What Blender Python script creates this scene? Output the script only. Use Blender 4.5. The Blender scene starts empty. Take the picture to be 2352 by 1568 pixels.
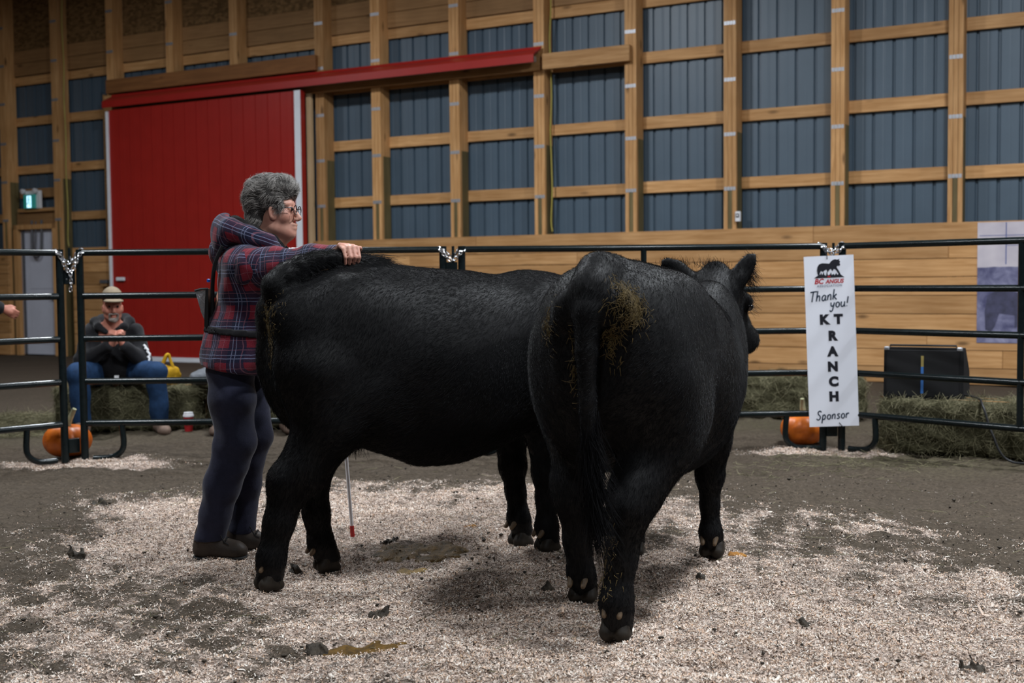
import bpy, math, random
import numpy as np
from mathutils import Matrix, Vector

# ---------------------------------------------------------------- camera, light, exposure
scene = bpy.context.scene
COL = scene.collection
V3 = lambda *a: np.array(a, float)

FOCAL_PX, PITCH, ROLL, EYE = 2750.0, math.atan(141 / 2750.0), 0.0097, 1.22
cam_d = bpy.data.cameras.new('camera')
cam_d.sensor_width = 36.0
cam_d.lens = 36.0 * FOCAL_PX / 2352.0
cam_d.clip_end = 200
cam = bpy.data.objects.new('camera', cam_d)
COL.objects.link(cam)
_fw = Vector((0, math.cos(PITCH), -math.sin(PITCH)))
_u0 = Vector((0, math.sin(PITCH), math.cos(PITCH)))
_r0 = Vector((1, 0, 0))
_r = _r0 * math.cos(ROLL) - _u0 * math.sin(ROLL)
_u = _r0 * math.sin(ROLL) + _u0 * math.cos(ROLL)
cam.matrix_world = Matrix(((_r.x, _u.x, -_fw.x, 0), (_r.y, _u.y, -_fw.y, 0), (_r.z, _u.z, -_fw.z, EYE), (0, 0, 0, 1)))
cam_d.dof.use_dof = True
cam_d.dof.focus_distance = 4.65
cam_d.dof.aperture_fstop = 3.4
scene.camera = cam

scene.view_settings.view_transform = 'Standard'
scene.view_settings.look = 'None'
scene.view_settings.gamma = 1.0
scene.view_settings.use_curve_mapping = False
scene.view_settings.exposure = 0.38

world = bpy.data.worlds.new('world')
scene.world = world
world.use_nodes = True
world.node_tree.nodes['Background'].inputs[0].default_value = (0.55, 0.62, 0.75, 1)
world.node_tree.nodes['Background'].inputs[1].default_value = 0.05

LAMP_RGB = (0.90, 0.95, 1.0)
def barn_lamp(x, y, z, watts, size=0.7):
    d = bpy.data.lights.new('barn_lamp', 'AREA')
    d.shape = 'DISK'
    d.size = size
    d.energy = watts
    d.color = LAMP_RGB
    o = bpy.data.objects.new('barn_lamp', d)
    o.location = (x, y, z)
    COL.objects.link(o)
    return o
# rows of high-bay lamps under the barn roof
barn_lamp(-8.0, 14.2, 6.3, 120)
barn_lamp(-2.3, 11.1, 6.3, 330)
barn_lamp(3.9, 7.8, 6.3, 350)
barn_lamp(10.0, 4.4, 6.3, 330)
barn_lamp(2.2, 3.2, 6.3, 290)
barn_lamp(-4.4, 6.0, 6.3, 260)
barn_lamp(8.6, -1.0, 6.3, 200)
barn_lamp(-1.2, -1.2, 6.3, 120)

# ---------------------------------------------------------------- node helpers
def lin(r, g, b):
    f = lambda c: (c / 255 / 12.92) if c / 255 <= 0.04045 else ((c / 255 + 0.055) / 1.055) ** 2.4
    return (f(r), f(g), f(b), 1.0)

class NT:
    def __init__(s, name):
        s.m = bpy.data.materials.new(name)
        s.m.use_nodes = True
        s.t = s.m.node_tree
        s.b = s.t.nodes['Principled BSDF']
    def n(s, typ, ins=None, **kw):
        nd = s.t.nodes.new('ShaderNode' + typ)
        for k, v in kw.items():
            setattr(nd, k, v)
        for k, v in (ins or {}).items():
            s.put(nd.inputs[k], v)
        return nd
    def put(s, sock, v):
        if isinstance(v, bpy.types.NodeSocket):
            s.t.links.new(v, sock)
        elif isinstance(v, bpy.types.Node):
            s.t.links.new(v.outputs[0], sock)
        else:
            if hasattr(sock.default_value, '__len__') and not isinstance(v, (int, float)):
                v = tuple(v)
                if len(sock.default_value) == 4 and len(v) == 3: v = v + (1.0,)
                if len(sock.default_value) == 3: v = v[:3]
            sock.default_value = v
    def coord(s, which='Object', scale=(1, 1, 1), rot=(0, 0, 0)):
        c = s.n('TexCoord')
        mp = s.n('Mapping', {'Vector': c.outputs[which], 'Scale': scale, 'Rotation': rot})
        return mp.outputs[0]
    def noise(s, vec, scale=5, detail=4, rough=.55, dist=0):
        return s.n('TexNoise', {'Vector': vec, 'Scale': scale, 'Detail': detail, 'Roughness': rough, 'Distortion': dist}).outputs[0]
    def ramp(s, fac, stops):
        r = s.n('ValToRGB', {'Fac': fac})
        e = r.color_ramp.elements
        while len(e) < len(stops): e.new(.5)
        for q, (p, c) in zip(e, stops):
            q.position = p
            q.color = tuple(c) if len(c) == 4 else tuple(c) + (1,)
        return r.outputs[0]
    def mix(s, fac, a, b, mode='MIX'):
        m = s.n('Mix', data_type='RGBA', blend_type=mode)
        s.put(m.inputs[0], fac); s.put(m.inputs[6], a); s.put(m.inputs[7], b)
        return m.outputs[2]
    def math(s, op, a, b=0.0, c=None):
        m = s.n('Math', operation=op)
        s.put(m.inputs[0], a); s.put(m.inputs[1], b)
        if c is not None: s.put(m.inputs[2], c)
        return m.outputs[0]
    def bump(s, h, strength=.3, dist=.01):
        bn = s.n('Bump', {'Height': h, 'Strength': strength, 'Distance': dist})
        s.put(s.b.inputs['Normal'], bn.outputs[0])
    def set(s, color=None, rough=None, metal=None, spec=None, **kw):
        if color is not None: s.put(s.b.inputs['Base Color'], color)
        if rough is not None: s.put(s.b.inputs['Roughness'], rough)
        if metal is not None: s.put(s.b.inputs['Metallic'], metal)
        if spec is not None: s.put(s.b.inputs['Specular IOR Level'], spec)
        for k, v in kw.items(): s.put(s.b.inputs[k.replace('_', ' ')], v)
        return s.m

def plain(name, color, rough=.6, metal=0.0, spec=.5, var=.12, scale=12, bump=0.0):
    t = NT(name)
    v = t.coord()
    nz = t.noise(v, scale, 4)
    c = tuple(color)[:3]
    lo = tuple(max(0, q * (1 - var)) for q in c); hi = tuple(min(1, q * (1 + var)) for q in c)
    t.set(t.ramp(nz, [(.3, lo), (.7, hi)]), rough, metal, spec)
    if bump: t.bump(nz, bump, .01)
    return t.m

def wood(name, dark, light, axis='x', rough=.65, knots=True):
    t = NT(name)
    c = t.n('TexCoord')
    rnd = t.n('ObjectInfo').outputs['Random']
    off = t.n('CombineXYZ', {0: t.math('MULTIPLY', rnd, 37.0), 1: t.math('MULTIPLY', rnd, 11.0), 2: t.math('MULTIPLY', rnd, 23.0)})
    va = t.n('VectorMath', {0: c.outputs['Object'], 1: off}, operation='ADD').outputs[0]
    sc = {'x': (.55, 9, 9), 'z': (9, 9, .55)}[axis]
    v = t.n('Mapping', {'Vector': va, 'Scale': sc}).outputs[0]
    g1 = t.noise(v, 3.2, 6, .62, .35)
    kv = t.n('Mapping', {'Vector': va, 'Scale': {'x': (1.6, 4.5, 4.5), 'z': (4.5, 4.5, 1.6)}[axis]}).outputs[0]
    vor = t.n('TexVoronoi', {'Vector': kv, 'Scale': 1.0}).outputs['Distance']
    kn = t.ramp(vor, [(.05, (1, 1, 1)), (.15, (0, 0, 0))])
    big = t.noise(va, 1.3, 3)
    base = t.ramp(g1, [(.28, dark), (.72, light)])
    base = t.mix(t.ramp(big, [(.35, (0, 0, 0)), (.75, (.5, .5, .5))]), base, tuple(q * .78 for q in dark[:3]) + (1,))
    hsv = t.n('HueSaturation', {'Color': base, 'Value': t.math('MULTIPLY_ADD', rnd, .36, .80)})
    col = hsv.outputs[0]
    if knots: col = t.mix(t.math('MULTIPLY', kn, .75), col, tuple(q * .22 for q in dark[:3]) + (1,))
    t.set(col, rough, 0, .3)
    t.bump(g1, .15, .004)
    return t.m

# ---------------------------------------------------------------- object helpers
def tag(o, label=None, cat=None, group=None, kind=None):
    for k, v in (('label', label), ('category', cat), ('group', group), ('kind', kind)):
        if v: o[k] = v
    return o

def empty(name, loc=(0, 0, 0), rz=0.0, label=None, cat=None, group=None, kind=None):
    o = bpy.data.objects.new(name, None)
    COL.objects.link(o)
    o.location = loc
    o.rotation_euler = (0, 0, rz)
    o.empty_display_size = .1
    return tag(o, label, cat, group, kind)

def link(name, me, mats, parent=None, smooth=False, label=None):
    for m in (mats if isinstance(mats, (list, tuple)) else [mats]):
        me.materials.append(m)
    if smooth:
        me.polygons.foreach_set('use_smooth', np.ones(len(me.polygons), bool))
    o = bpy.data.objects.new(name, me)
    COL.objects.link(o)
    if parent: o.parent = parent
    if label: o['label'] = label
    return o

def np_mesh(name, verts, quads=None, tris=None, mats=None, parent=None, smooth=True, label=None, mat_idx=None):
    verts = np.asarray(verts, np.float32)
    me = bpy.data.meshes.new(name)
    me.vertices.add(len(verts))
    me.vertices.foreach_set('co', verts.ravel())
    parts, starts, base = [], [], 0
    for f, k in ((quads, 4), (tris, 3)):
        if f is not None and len(f):
            f = np.asarray(f, np.int32)
            parts.append(f.ravel()); starts.append(base + np.arange(len(f)) * k); base += len(f) * k
    idx = np.concatenate(parts); st = np.concatenate(starts)
    me.loops.add(len(idx)); me.loops.foreach_set('vertex_index', idx.astype(np.int32))
    me.polygons.add(len(st)); me.polygons.foreach_set('loop_start', st.astype(np.int32))
    if mat_idx is not None: me.polygons.foreach_set('material_index', np.asarray(mat_idx, np.int32))
    me.update(calc_edges=True)
    me.validate()
    return link(name, me, mats, parent, smooth, label)

class MB:
    """collects shapes into ONE mesh"""
    def __init__(s): s.v, s.f, s.mi, s.cur = [], [], [], 0
    def raw(s, vs, fs):
        b = len(s.v)
        s.v += [tuple(map(float, q)) for q in vs]
        for f in fs:
            s.f.append(tuple(b + i for i in f)); s.mi.append(s.cur)
        return s
    def box(s, x0, x1, y0, y1, z0, z1, bev=0.0):
        if bev <= 0:
            vs = [(x, y, z) for x in (x0, x1) for y in (y0, y1) for z in (z0, z1)]
            return s.raw(vs, [(0, 1, 3, 2), (4, 6, 7, 5), (0, 4, 5, 1), (2, 3, 7, 6), (0, 2, 6, 4), (1, 5, 7, 3)])
        a = [(x0 + bev, x1 - bev), (y0 + bev, y1 - bev), (z0 + bev, z1 - bev)]
        o = [(x0, x1), (y0, y1), (z0, z1)]
        vs, ix = [], {}
        for i in (0, 1):
            for j in (0, 1):
                for k in (0, 1):
                    for ax in range(3):
                        c = [a[0][i], a[1][j], a[2][k]]; c[ax] = o[ax][(i, j, k)[ax]]
                        ix[i, j, k, ax] = len(vs); vs.append(c)
        fs = []
        def ori(f):
            p = [np.array(vs[q]) for q in f]
            nrm = np.cross(p[1] - p[0], p[2] - p[0]); c = sum(p) / len(p) - np.array([(x0 + x1) / 2, (y0 + y1) / 2, (z0 + z1) / 2])
            return f if nrm @ c > 0 else f[::-1]
        for ax in range(3):
            b, c = [q for q in range(3) if q != ax]
            for sd in (0, 1):
                f = []
                for p, q in ((0, 0), (1, 0), (1, 1), (0, 1)):
                    t = [0, 0, 0]; t[ax] = sd; t[b] = p; t[c] = q
                    f.append(ix[tuple(t) + (ax,)])
                fs.append(ori(tuple(f)))
        for ax in range(3):
            b, c = [q for q in range(3) if q != ax]
            for p in (0, 1):
                for q in (0, 1):
                    t0 = [0, 0, 0]; t0[b] = p; t0[c] = q
                    t1 = list(t0); t1[ax] = 1
                    fs.append(ori((ix[tuple(t0) + (b,)], ix[tuple(t1) + (b,)], ix[tuple(t1) + (c,)], ix[tuple(t0) + (c,)])))
        for i in (0, 1):
            for j in (0, 1):
                for k in (0, 1):
                    fs.append(ori((ix[i, j, k, 0], ix[i, j, k, 1], ix[i, j, k, 2])))
        return s.raw(vs, fs)
    def tube(s, pts, r, seg=10, caps=True):
        P = [np.array(p, float) for p in pts]
        R = r if hasattr(r, '__len__') else [r] * len(P)
        n = len(P); vs = []; prev = None
        for i in range(n):
            t = P[min(i + 1, n - 1)] - P[max(i - 1, 0)]; t /= np.linalg.norm(t) + 1e-12
            if prev is None:
                a = np.array([0, 0, 1.]) if abs(t[2]) < .9 else np.array([1., 0, 0])
                u = np.cross(a, t)
            else: u = prev - t * (prev @ t)
            u /= np.linalg.norm(u) + 1e-12; prev = u; w = np.cross(t, u)
            for k in range(seg):
                an = 2 * math.pi * k / seg
                vs.append(P[i] + R[i] * (math.cos(an) * u + math.sin(an) * w))
        fs = [(i * seg + k, i * seg + (k + 1) % seg, (i + 1) * seg + (k + 1) % seg, (i + 1) * seg + k) for i in range(n - 1) for k in range(seg)]
        if caps:
            fs.append(tuple(range(seg))[::-1]); fs.append(tuple((n - 1) * seg + k for k in range(seg)))
        return s.raw(vs, fs)
    def prism(s, poly, y0, y1, axis='y'):
        """outline in (a, b), extruded along axis"""
        n = len(poly)
        mk = {'y': lambda a, b, h: (a, h, b), 'x': lambda a, b, h: (h, a, b), 'z': lambda a, b, h: (a, b, h)}[axis]
        vs = [mk(a, b, y0) for a, b in poly] + [mk(a, b, y1) for a, b in poly]
        fs = [(i, (i + 1) % n, n + (i + 1) % n, n + i) for i in range(n)]
        fs += [tuple(range(n))[::-1], tuple(range(n, 2 * n))]
        return s.raw(vs, fs)
    def lathe(s, prof, c=(0, 0, 0), seg=24):
        vs = []
        for r, z in prof:
            for k in range(seg):
                a = 2 * math.pi * k / seg
                vs.append((c[0] + r * math.cos(a), c[1] + r * math.sin(a), c[2] + z))
        n = len(prof)
        fs = [(i * seg + k, i * seg + (k + 1) % seg, (i + 1) * seg + (k + 1) % seg, (i + 1) * seg + k) for i in range(n - 1) for k in range(seg)]
        fs.append(tuple(range(seg))[::-1]); fs.append(tuple((n - 1) * seg + k for k in range(seg)))
        return s.raw(vs, fs)
    def build(s, name, mats, parent=None, smooth=False, label=None):
        me = bpy.data.meshes.new(name)
        me.from_pydata(s.v, [], s.f)
        if any(s.mi): me.polygons.foreach_set('material_index', s.mi)
        bm_fix(me)
        o = link(name, me, mats, parent, smooth, label)
        if smooth:
            try: me.set_sharp_from_angle(angle=math.radians(45))
            except Exception: pass
        return o

import bmesh
def bm_fix(me):
    bm = bmesh.new(); bm.from_mesh(me)
    bmesh.ops.recalc_face_normals(bm, faces=bm.faces)
    bm.to_mesh(me); bm.free()

# ---------------------------------------------------------------- distance-field sculpting (bodies, clothes)
def unit(v):
    v = np.asarray(v, float)
    return v / (np.linalg.norm(v) + 1e-12)

def frame(fwd, up=(0, 0, 1)):
    """rows: forward, left, up"""
    f = unit(fwd); l = unit(np.cross(up, f)); u = np.cross(f, l)
    return np.array([f, l, u])

class Field:
    def __init__(s, lo, hi, h):
        s.lo = np.array(lo, float); s.h = h
        s.n = np.ceil((np.array(hi, float) - s.lo) / h).astype(int) + 1
        s.D = np.full(s.n, .25, np.float32)
    def block(s, lo, hi):
        a = np.clip(np.floor((np.asarray(lo) - s.lo) / s.h).astype(int), 0, s.n)
        b = np.clip(np.ceil((np.asarray(hi) - s.lo) / s.h).astype(int) + 1, 0, s.n)
        if (b <= a).any(): return None, None
        ax = [(s.lo[i] + s.h * np.arange(a[i], b[i])).astype(np.float32) for i in range(3)]
        X, Y, Z = ax[0][:, None, None], ax[1][None, :, None], ax[2][None, None, :]
        return tuple(slice(a[i], b[i]) for i in range(3)), (X, Y, Z)
    @staticmethod
    def smin(a, b, k):
        if k <= 0: return np.minimum(a, b)
        hh = np.maximum(k - np.abs(a - b), 0) / k
        return np.minimum(a, b) - hh * hh * k * .25
    def put(s, fn, lo, hi, k, cut=False):
        m = k + .03
        sl, P = s.block(np.asarray(lo) - m, np.asarray(hi) + m)
        if sl is None: return s
        d = fn(*P)
        s.D[sl] = -s.smin(-s.D[sl], d, k) if cut else s.smin(s.D[sl], d, k)
        return s
    def cone(s, a, b, ra, rb, k=.02, cut=False):
        a = np.array(a, float); b = np.array(b, float); ab = b - a; L2 = ab @ ab + 1e-9
        def fn(X, Y, Z):
            px, py, pz = X - a[0], Y - a[1], Z - a[2]
            t = np.clip((px * ab[0] + py * ab[1] + pz * ab[2]) / L2, 0, 1)
            return (np.sqrt((px - t * ab[0]) ** 2 + (py - t * ab[1]) ** 2 + (pz - t * ab[2]) ** 2) - (ra + (rb - ra) * t)).astype(np.float32)
        r = max(ra, rb)
        return s.put(fn, np.minimum(a, b) - r, np.maximum(a, b) + r, k, cut)
    def chain(s, pts, rad, k=.02):
        for i in range(len(pts) - 1): s.cone(pts[i], pts[i + 1], rad[i], rad[i + 1], k)
        return s
    def ell(s, c, r, R=None, k=.02, cut=False):
        c = np.array(c, float); r = np.array(r, float)
        R = np.eye(3) if R is None else np.asarray(R)
        def fn(X, Y, Z):
            p = (X - c[0], Y - c[1], Z - c[2])
            q = [(R[i, 0] * p[0] + R[i, 1] * p[1] + R[i, 2] * p[2]) / r[i] for i in range(3)]
            k0 = np.sqrt(q[0] ** 2 + q[1] ** 2 + q[2] ** 2)
            k1 = np.sqrt((q[0] / r[0]) ** 2 + (q[1] / r[1]) ** 2 + (q[2] / r[2]) ** 2) + 1e-6
            return (k0 * (k0 - 1) / k1).astype(np.float32)
        e = np.sqrt(((R.T * r) ** 2).sum(1))
        return s.put(fn, c - e, c + e, k, cut)
    def halfspace(s, c, nrm, lo, hi, k=.0):
        """keep only the side the normal points away from, inside the box"""
        c = np.array(c, float); nrm = unit(nrm)
        sl, P = s.block(lo, hi)
        d = (P[0] - c[0]) * nrm[0] + (P[1] - c[1]) * nrm[1] + (P[2] - c[2]) * nrm[2]
        s.D[sl] = np.maximum(s.D[sl], d)
        return s
    def wobble(s, amp, freq, seed=0, lo=None, hi=None, stretch=(1, 1, 1), n=7):
        rg = np.random.RandomState(seed)
        sl, P = s.block(s.lo if lo is None else lo, (s.lo + s.h * s.n) if hi is None else hi)
        acc = 0
        for i in range(n):
            d = rg.normal(size=3) * np.array(stretch); d = d / np.linalg.norm(d) * freq * rg.uniform(.6, 1.6)
            acc = acc + np.sin(P[0] * d[0] + P[1] * d[1] + P[2] * d[2] + rg.uniform(0, 6.28))
        s.D[sl] += (amp / math.sqrt(n) * acc).astype(np.float32)
        return s
    def mesh(s, smooth=1):
        D = s.D; n = s.n; lo, h = s.lo, s.h
        ins = D < 0
        ins[0] = ins[-1] = False; ins[:, 0] = ins[:, -1] = False; ins[:, :, 0] = ins[:, :, -1] = False
        c = np.zeros(n - 1, np.uint8)
        for i in (0, 1):
            for j in (0, 1):
                for k in (0, 1):
                    c += ins[i:n[0] - 1 + i, j:n[1] - 1 + j, k:n[2] - 1 + k]
        cells = np.argwhere((c > 0) & (c < 8))
        idm = np.full(n - 1, -1, np.int32); idm[tuple(cells.T)] = np.arange(len(cells))
        acc = np.zeros((len(cells), 3)); cnt = np.zeros(len(cells))
        cor = [(i, j, k) for i in (0, 1) for j in (0, 1) for k in (0, 1)]
        val = {q: D[cells[:, 0] + q[0], cells[:, 1] + q[1], cells[:, 2] + q[2]].astype(float) for q in cor}
        for q in cor:
            for ax in range(3):
                if q[ax]: continue
                w = list(q); w[ax] = 1; w = tuple(w)
                a, b = val[q], val[w]
                m = (a < 0) != (b < 0)
                t = a[m] / (a[m] - b[m])
                p = np.tile(np.array(q, float), (m.sum(), 1)); p[:, ax] += t
                acc[m] += p; cnt[m] += 1
        vs = lo + h * (cells + acc / np.maximum(cnt, 1)[:, None])
        quads = []
        for ax in range(3):
            b, d = [(1, 2), (2, 0), (0, 1)][ax]
            sl0 = [slice(None)] * 3; sl1 = [slice(None)] * 3
            sl0[ax] = slice(0, -1); sl1[ax] = slice(1, None)
            A, B = ins[tuple(sl0)], ins[tuple(sl1)]
            e = np.argwhere(A != B)
            ok = (e[:, b] > 0) & (e[:, d] > 0) & (e[:, b] < n[b] - 1) & (e[:, d] < n[d] - 1)
            e = e[ok]
            fl = A[tuple(e.T)]
            def cid(db, dd):
                q = e.copy(); q[:, b] += db; q[:, d] += dd
                return idm[tuple(q.T)]
            q = np.stack([cid(-1, -1), cid(0, -1), cid(0, 0), cid(-1, 0)], 1)
            q[~fl] = q[~fl][:, ::-1]
            quads.append(q)
        quads = np.concatenate(quads); quads = quads[(quads >= 0).all(1)]
        for _ in range(smooth):
            sm = np.zeros_like(vs); ct = np.zeros(len(vs))
            for a in range(4):
                for bb in (1, 3):
                    np.add.at(sm, quads[:, a], vs[quads[:, (a + bb) % 4]]); np.add.at(ct, quads[:, a], 1)
            vs = vs * .4 + .6 * sm / np.maximum(ct, 1)[:, None]
        return vs, quads
    def build(s, name, mats, parent=None, smooth=1, label=None, mat_fn=None):
        vs, q = s.mesh(smooth)
        mi = None if mat_fn is None else mat_fn(vs[q].mean(1))
        o = np_mesh(name, vs, q, mats=mats, parent=parent, smooth=True, label=label, mat_idx=mi)
        s.vs, s.q = vs, q
        return o

def mesh_normals(vs, q):
    fn = np.cross(vs[q[:, 2]] - vs[q[:, 0]], vs[q[:, 3]] - vs[q[:, 1]])
    vn = np.zeros_like(vs)
    for a in range(4): np.add.at(vn, q[:, a], fn)
    return vn / (np.linalg.norm(vn, axis=1, keepdims=True) + 1e-12)

def sample_surface(vs, q, n, rg, weight=None):
    """n points on a quad mesh with their normals"""
    ar = np.linalg.norm(np.cross(vs[q[:, 2]] - vs[q[:, 0]], vs[q[:, 3]] - vs[q[:, 1]]), axis=1)
    if weight is not None: ar = ar * weight(vs[q].mean(1))
    f = rg.choice(len(q), n, p=ar / ar.sum())
    a, b = rg.rand(n, 1), rg.rand(n, 1)
    vn = mesh_normals(vs, q)
    mixq = lambda A: (A[q[f, 0]] * (1 - a) * (1 - b) + A[q[f, 1]] * a * (1 - b) + A[q[f, 2]] * a * b + A[q[f, 3]] * (1 - a) * b)
    P, N = mixq(vs), mixq(vn)
    return P, N / (np.linalg.norm(N, axis=1, keepdims=True) + 1e-12)

def strands(name, P, dirs, bend, length, r0, mat, parent, k=4, r1=.15, kind=None, label=None):
    """hair: each strand starts at P, leaves along dirs and bends towards bend"""
    n = len(P)
    t = np.linspace(0, 1, k)[None, :, None]
    L = np.asarray(length).reshape(-1, 1, 1) if hasattr(length, '__len__') else length
    pts = P[:, None, :] + L * (dirs[:, None, :] * t + bend[:, None, :] * t * t)
    hc = bpy.data.hair_curves.new(name)
    hc.add_curves([k] * n)
    hc.attributes['position'].data.foreach_set('vector', pts.astype(np.float32).ravel())
    ra = hc.attributes.get('radius') or hc.attributes.new('radius', 'FLOAT', 'POINT')
    rr = np.broadcast_to((r0 * (1 - (1 - r1) * np.linspace(0, 1, k)))[None, :], (n, k))
    ra.data.foreach_set('value', np.ascontiguousarray(rr, np.float32).ravel())
    hc.materials.append(mat)
    o = bpy.data.objects.new(name, hc)
    COL.objects.link(o)
    if parent: o.parent = parent
    if kind: o['kind'] = kind
    if label: o['label'] = label
    return o

# ---------------------------------------------------------------- materials
M = {}
PINE_D, PINE_L = (.37, .178, .058, 1), (.64, .37, .165, 1)
M['pine_x'] = wood('pine_boards', PINE_D, PINE_L, 'x')
M['pine_z'] = wood('pine_uprights', PINE_D, PINE_L, 'z')
M['old_x'] = wood('weathered_boards', (.22, .115, .045, 1), (.36, .20, .085, 1), 'x')
M['brown_x'] = wood('brown_header_board', (.20, .08, .025, 1), (.36, .155, .05, 1), 'x')
M['pale_z'] = wood('pale_jamb_board', (.52, .34, .18, 1), (.72, .52, .31, 1), 'z')
M['treated_z'] = wood('treated_post_timber', (.10, .075, .03, 1), (.20, .15, .065, 1), 'z', knots=False)
M['clad'] = plain('slate_blue_steel', (.064, .096, .130), .42, .0, .5, .05, 3)
M['strap'] = plain('galvanised_strap', (.40, .41, .44), .45, .6, .5, .1, 40)
M['red'] = plain('red_painted_steel', (.32, .014, .010), .40, 0, .5, .05, 4)
M['white_trim'] = plain('white_painted_trim', (.75, .77, .82), .45, 0, .5, .04, 6)
M['white_door'] = plain('grey_white_door_paint', (.55, .57, .66), .5, 0, .4, .04, 5)
M['fence'] = plain('black_green_enamel', (.006, .010, .011), .22, 0, .28, .2, 30)
M['chrome'] = plain('bright_chain_steel', (.75, .77, .80), .22, 1.0, .5, .1, 60)
M['black'] = plain('black_plastic', (.012, .012, .013), .5, 0, .4, .2, 30)
M['darkmetal'] = plain('dark_metal', (.03, .03, .035), .4, .6, .5, .2, 30)
M['grey'] = plain('grey_rubber', (.09, .09, .10), .6, 0, .3, .2, 30)
M['yellow_wire'] = plain('yellow_wire_sheath', (.35, .29, .06), .5, 0, .4, .1, 10)
M['pale_plastic'] = plain('white_plastic', (.70, .70, .72), .4, 0, .5, .05, 20)  # even white plastic of the exit sign backplate, lamp heads and switch box

def osb():
    t = NT('strand_board')
    v = t.coord()
    vo = t.n('TexVoronoi', {'Vector': t.n('Mapping', {'Vector': v, 'Scale': (14, 14, 30)}).outputs[0], 'Scale': 1.0}).outputs['Color']
    t.set(t.ramp(vo, [(.2, (.10, .055, .02)), (.8, (.21, .12, .05))]), .7, 0, .2)
    return t.m
M['osb'] = osb()

# ---------------------------------------------------------------- ground
GW = np.random.RandomState(5)
_waves = [(GW.normal(size=2) * f, GW.uniform(0, 6.28), a) for f, a in [(1.2, .0025)] * 4 + [(4, .0028)] * 6 + [(11, .0042)] * 8 + [(26, .0024)] * 10]
def ground_z(x, y):
    x = np.asarray(x, float); y = np.asarray(y, float); z = 0 * x
    for d, p, a in _waves: z = z + a * np.sin(d[0] * x + d[1] * y + p)
    return z - .004

SHAV = np.array([(-2.9, 4.5), (-2.5, 5.15), (-2.2, 5.75), (-2.0, 6.2), (-1.75, 6.75), (-1.2, 7.25), (-.47, 7.12), (.3, 6.95), (.9, 7.05), (1.25, 6.3), (1.5, 6.0), (1.8, 5.85), (2.2, 5.0), (2.6, 4.3), (2.6, 2.5), (-2.6, 2.5)])
def poly_sd(P, poly):
    """signed distance to a polygon, positive inside"""
    d = np.full(len(P), 1e9); ins = np.zeros(len(P), bool)
    n = len(poly)
    for i in range(n):
        a, b = poly[i], poly[(i + 1) % n]
        ab = b - a; t = np.clip(((P - a) @ ab) / (ab @ ab), 0, 1)
        d = np.minimum(d, np.linalg.norm(P - a - t[:, None] * ab, axis=1))
        c = ((a[1] > P[:, 1]) != (b[1] > P[:, 1])) & (P[:, 0] < (b[0] - a[0]) * (P[:, 1] - a[1]) / (b[1] - a[1] + 1e-12) + a[0])
        ins ^= c
    return np.where(ins, d, -d)
_n2 = [(GW.normal(size=2) * f, GW.uniform(0, 6.28), a) for f, a in [(1.6, .30)] * 4 + [(5, .22)] * 6 + [(13, .17)] * 8 + [(34, .15)] * 8]
def blotch(x, y):
    return sum(a * np.sin(d[0] * x + d[1] * y + p) for d, p, a in _n2)
def shavings_cover(x, y):
    P = np.stack([np.ravel(x), np.ravel(y)], 1)
    s = poly_sd(P, SHAV)
    b = blotch(P[:, 0], P[:, 1])
    m = .62 + s / .95 + .29 * b
    # trampled and mixed with soil towards the left front
    mixd = np.maximum(np.clip((-P[:, 0] - .15) / 1.2, 0, 1) * np.clip((5.7 - P[:, 1]) / 1.2, 0, 1), .32 * np.clip((P[:, 0] - 1.3) / .8, 0, 1))
    m = np.clip(m, 0, 1) * (1 - .60 * mixd * np.clip(.9 - .5 * b, .35, 1.2)) * np.clip(.84 + .26 * b, .15, 1)
    # small heaps of fresh shavings round the panel feet
    for cx, cy, rx, ry in ((-3.05, 8.12, .62, .20), (2.2, 8.36, .5, .2)):
        m = np.maximum(m, np.clip(1.7 - 1.15 * np.hypot((P[:, 0] - cx) / rx, (P[:, 1] - cy) / ry) + .18 * b, 0, 1))
    return m

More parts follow.
